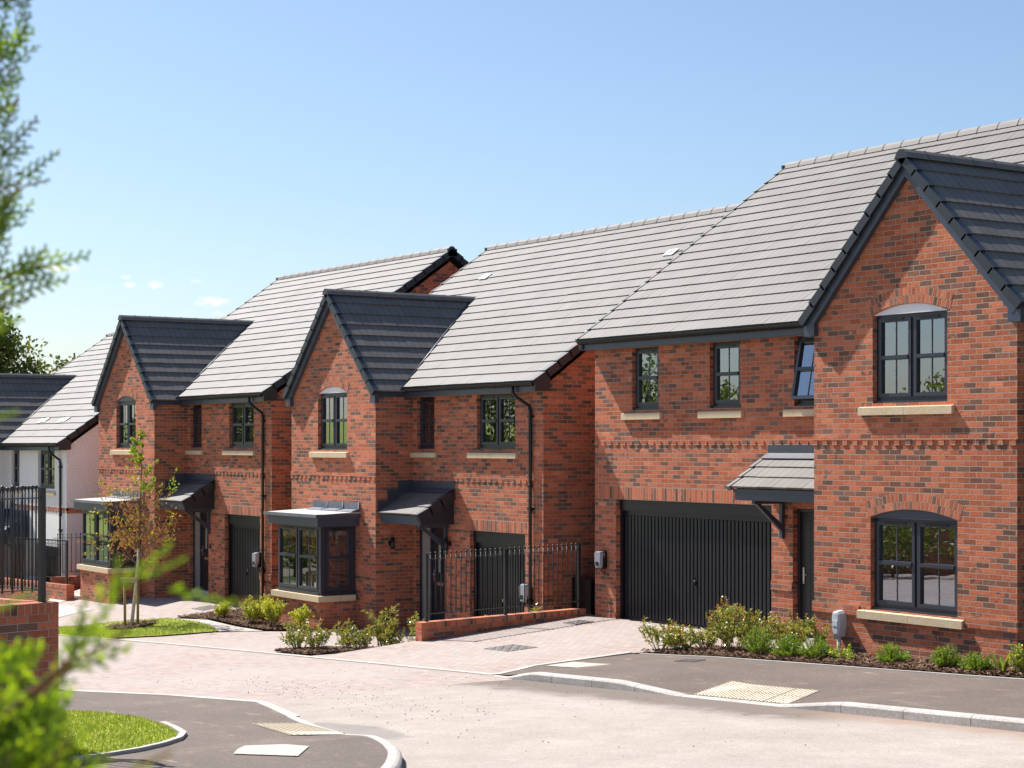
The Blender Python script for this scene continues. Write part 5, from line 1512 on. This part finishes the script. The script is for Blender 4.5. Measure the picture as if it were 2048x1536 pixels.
def bank():
    m = MB(); xs = [-160 + 6 * i for i in range(21)]; ys = [-40 + 3 * i for i in range(13)]
    def z(x, y):
        t = max(0, min(1, (-2 - y) / 26)); s = max(0, min(1, (-44 - x) / 20)); return G(x, y) + .02 + s * (t * t * (3 - 2 * t)) * 7.5 - .12
    for x0, x1 in zip(xs, xs[1:]):
        for y0, y1 in zip(ys, ys[1:]): m.face([(x0, y0, z(x0, y0)), (x1, y0, z(x1, y0)), (x1, y1, z(x1, y1)), (x0, y1, z(x0, y1))], 'lawn')
    struct(m.build('hill'))
bank()

# ------------------------------------------------------------------ the cypresses close to the photographer
RGT = Vector((math.sin(R(34)), math.cos(R(34)), 0)); FWD = Vector((-math.cos(R(34)), math.sin(R(34)), 0)); UPV = Vector((0, 0, 1))
def frond(m, p, d, n, L, r, young, slim=1.0):
    d = d.normalized(); b = n.cross(d).normalized(); n = d.cross(b).normalized()
    main = 'coniferbrown' if r.random() < .25 else 'conifer'
    def rib(a, c, w, mt):
        e = (c - a).normalized(); s = n.cross(e).normalized() * w
        m.face([a - s, a + s, c + s * .6, c - s * .6], mt, [(0, 0)] * 4)
        h = n * w; m.face([a - h, a + h, c + h * .6, c - h * .6], mt, [(0, 0)] * 4)
    bend = n * L * r.uniform(-.12, .12)
    pt = lambda t: p + d * L * t + bend * t * t
    for i in range(6): rib(pt(i / 6), pt((i + 1) / 6), .0022, main)
    k = max(5, int(L / .0085))
    for i in range(k):
        t = (i + .5) / k; s = 1 if i % 2 else -1
        l2 = L * .42 * slim * (1 - t * .75) * r.uniform(.7, 1.1)
        a = pt(t); e = (d * .75 + b * s * .68 + n * r.uniform(-.2, .2)).normalized(); c = a + e * l2
        mt = 'conifertip' if r.random() < young else 'conifer'
        rib(a, c, .0023, mt); k3 = int(l2 / .0095)
        for j in range(k3):
            tt = (j + .6) / k3; l3 = min(.022, l2 * .5) * (1 - tt * .6); q = a + e * l2 * tt; s3 = 1 if j % 2 else -1
            f = (e * .8 + n.cross(e) * s3 * .6 + n * r.uniform(-.25, .25)).normalized(); rib(q, q + f * l3, .0026, mt)
def cypress(name, label, origin, H, prof, nf, Lr, seed, young, extra=(), depth=.5, twigs=True):
    """prof: (height, reach towards the street side); the crown fills from the trunk out to that reach."""
    r = random.Random(seed); root = thing(name, label, 'conifer', origin)
    tm = MB(); tm.tube([(0, 0, -.4), (.02, .01, H * .5), (0, 0, H)], [.06, .04, .008], 'bark', 8); tm.build('trunk', root)
    m = MB(); bm = MB()
    def reach(z):
        for (z0, a), (z1, c) in zip(prof, prof[1:]):
            if z0 <= z <= z1: return a + (c - a) * (z - z0) / (z1 - z0)
        return None
    for i in range(nf):
        z = r.uniform(prof[0][0], prof[-1][0]); R_ = reach(z)
        q = R_ - abs(r.gauss(0, .12)) if r.random() < .75 else R_ * r.uniform(.35, 1)
        L = r.uniform(*Lr); d = (RGT * r.uniform(.3, 1) + UPV * r.uniform(.1, 1.1) + FWD * r.uniform(-.5, .5)).normalized()
        tip = RGT * q + UPV * z + FWD * r.uniform(-depth, depth); p = tip - d * L
        frond(m, p, d, (FWD * r.uniform(.6, 1) + rv(r) * .5).normalized(), L, r, young)
        if i % 3 == 0 and twigs:
            b0 = UPV * max(.1, p.z - .25) ; bm.tube([b0, b0.lerp(p, .6) + UPV * .03, p], [.008, .005, .002], 'coniferbrown', 5, False)
    for (a, c, yg) in extra:
        A = RGT * a[0] + UPV * a[1] + FWD * a[2]; B = RGT * c[0] + UPV * c[1] + FWD * c[2]; L = (B - A).length
        frond(m, A, B - A, (FWD + rv(r) * .3).normalized(), L, r, yg, .38 if a[2] < -.3 else .8)
        if a[2] < -.3: continue
        b0 = UPV * max(.1, A.z - .2); bm.tube([b0, b0.lerp(A, .6) - UPV * .02, A], [.006, .004, .002], 'coniferbrown', 5, False)
    bm.build('branches', root); m.build('foliage', root); return root
_o = RGT * -1.35 + FWD * 3.4
cypress('conifer', 'tall conifer close to the camera, its side filling the upper left edge', (_o.x, _o.y, .7), 4.6,
        [(2.60, .36), (2.70, .44), (2.74, .47), (2.80, .45), (2.84, .40), (2.86, .45), (2.90, .45), (2.97, .46), (3.01, .45), (3.08, .44), (3.18, .44), (3.27, .45), (3.5, .5), (3.8, .45)],
        260, (.06, .13), 3, .12, depth=.1,
        extra=[((.40, 2.755, 0), (.548, 2.79, 0), .5), ((.42, 2.743, .03), (.47, 2.81, .02), .2), ((.40, 2.715, 0), (.51, 2.745, 0), .2), ((.40, 2.70, 0), (.45, 2.715, 0), .2),
               ((.42, 2.93, 0), (.495, 2.988, 0), .2), ((.43, 2.92, 0), (.478, 2.932, 0), .2), ((.38, 2.685, 0), (.44, 2.705, 0), .2)])
_o = RGT * -.8 + FWD * 2.1
_x = lambda a, b, f, y: ((a[0] + .8, a[1] - .75, f), (b[0] + .8, b[1] - .75, f), y)
def _n(a, b, y=1.0):
    # a spray 1.75 m from the lens: (right, height) of its two ends measured from the camera's post
    return _x(a, b, -.35, y)
cypress('conifer', 'small bright conifer nearest the camera in the lower left corner', (_o.x, _o.y, .75), 2.35,
        [(1.85, .33), (1.98, .32), (2.02, .31), (2.06, .29), (2.09, .26), (2.12, .25), (2.15, .22)],
        250, (.07, .14), 8, .5, depth=.12, twigs=False,
        extra=[_x((-.58, 2.74), (-.51, 2.897), 0, .2), _x((-.515, 2.88), (-.499, 2.955), 0, .4), _x((-.512, 2.885), (-.462, 2.953), 0, .4), _x((-.52, 2.87), (-.447, 2.915), 0, .3), _x((-.53, 2.86), (-.455, 2.89), .05, .3),
               _n((-.405, 2.977), (-.330, 3.034)), _n((-.36, 3.0), (-.317, 3.022)), _n((-.384, 2.985), (-.383, 3.022)), _n((-.333, 2.99), (-.267, 2.975)), _n((-.275, 2.978), (-.245, 2.98)),
               _n((-.50, 2.97), (-.467, 2.987)), _n((-.505, 3.155), (-.48, 3.163)), _n((-.37, 2.815), (-.33, 2.832)), _n((-.43, 2.93), (-.39, 2.975), .6)])
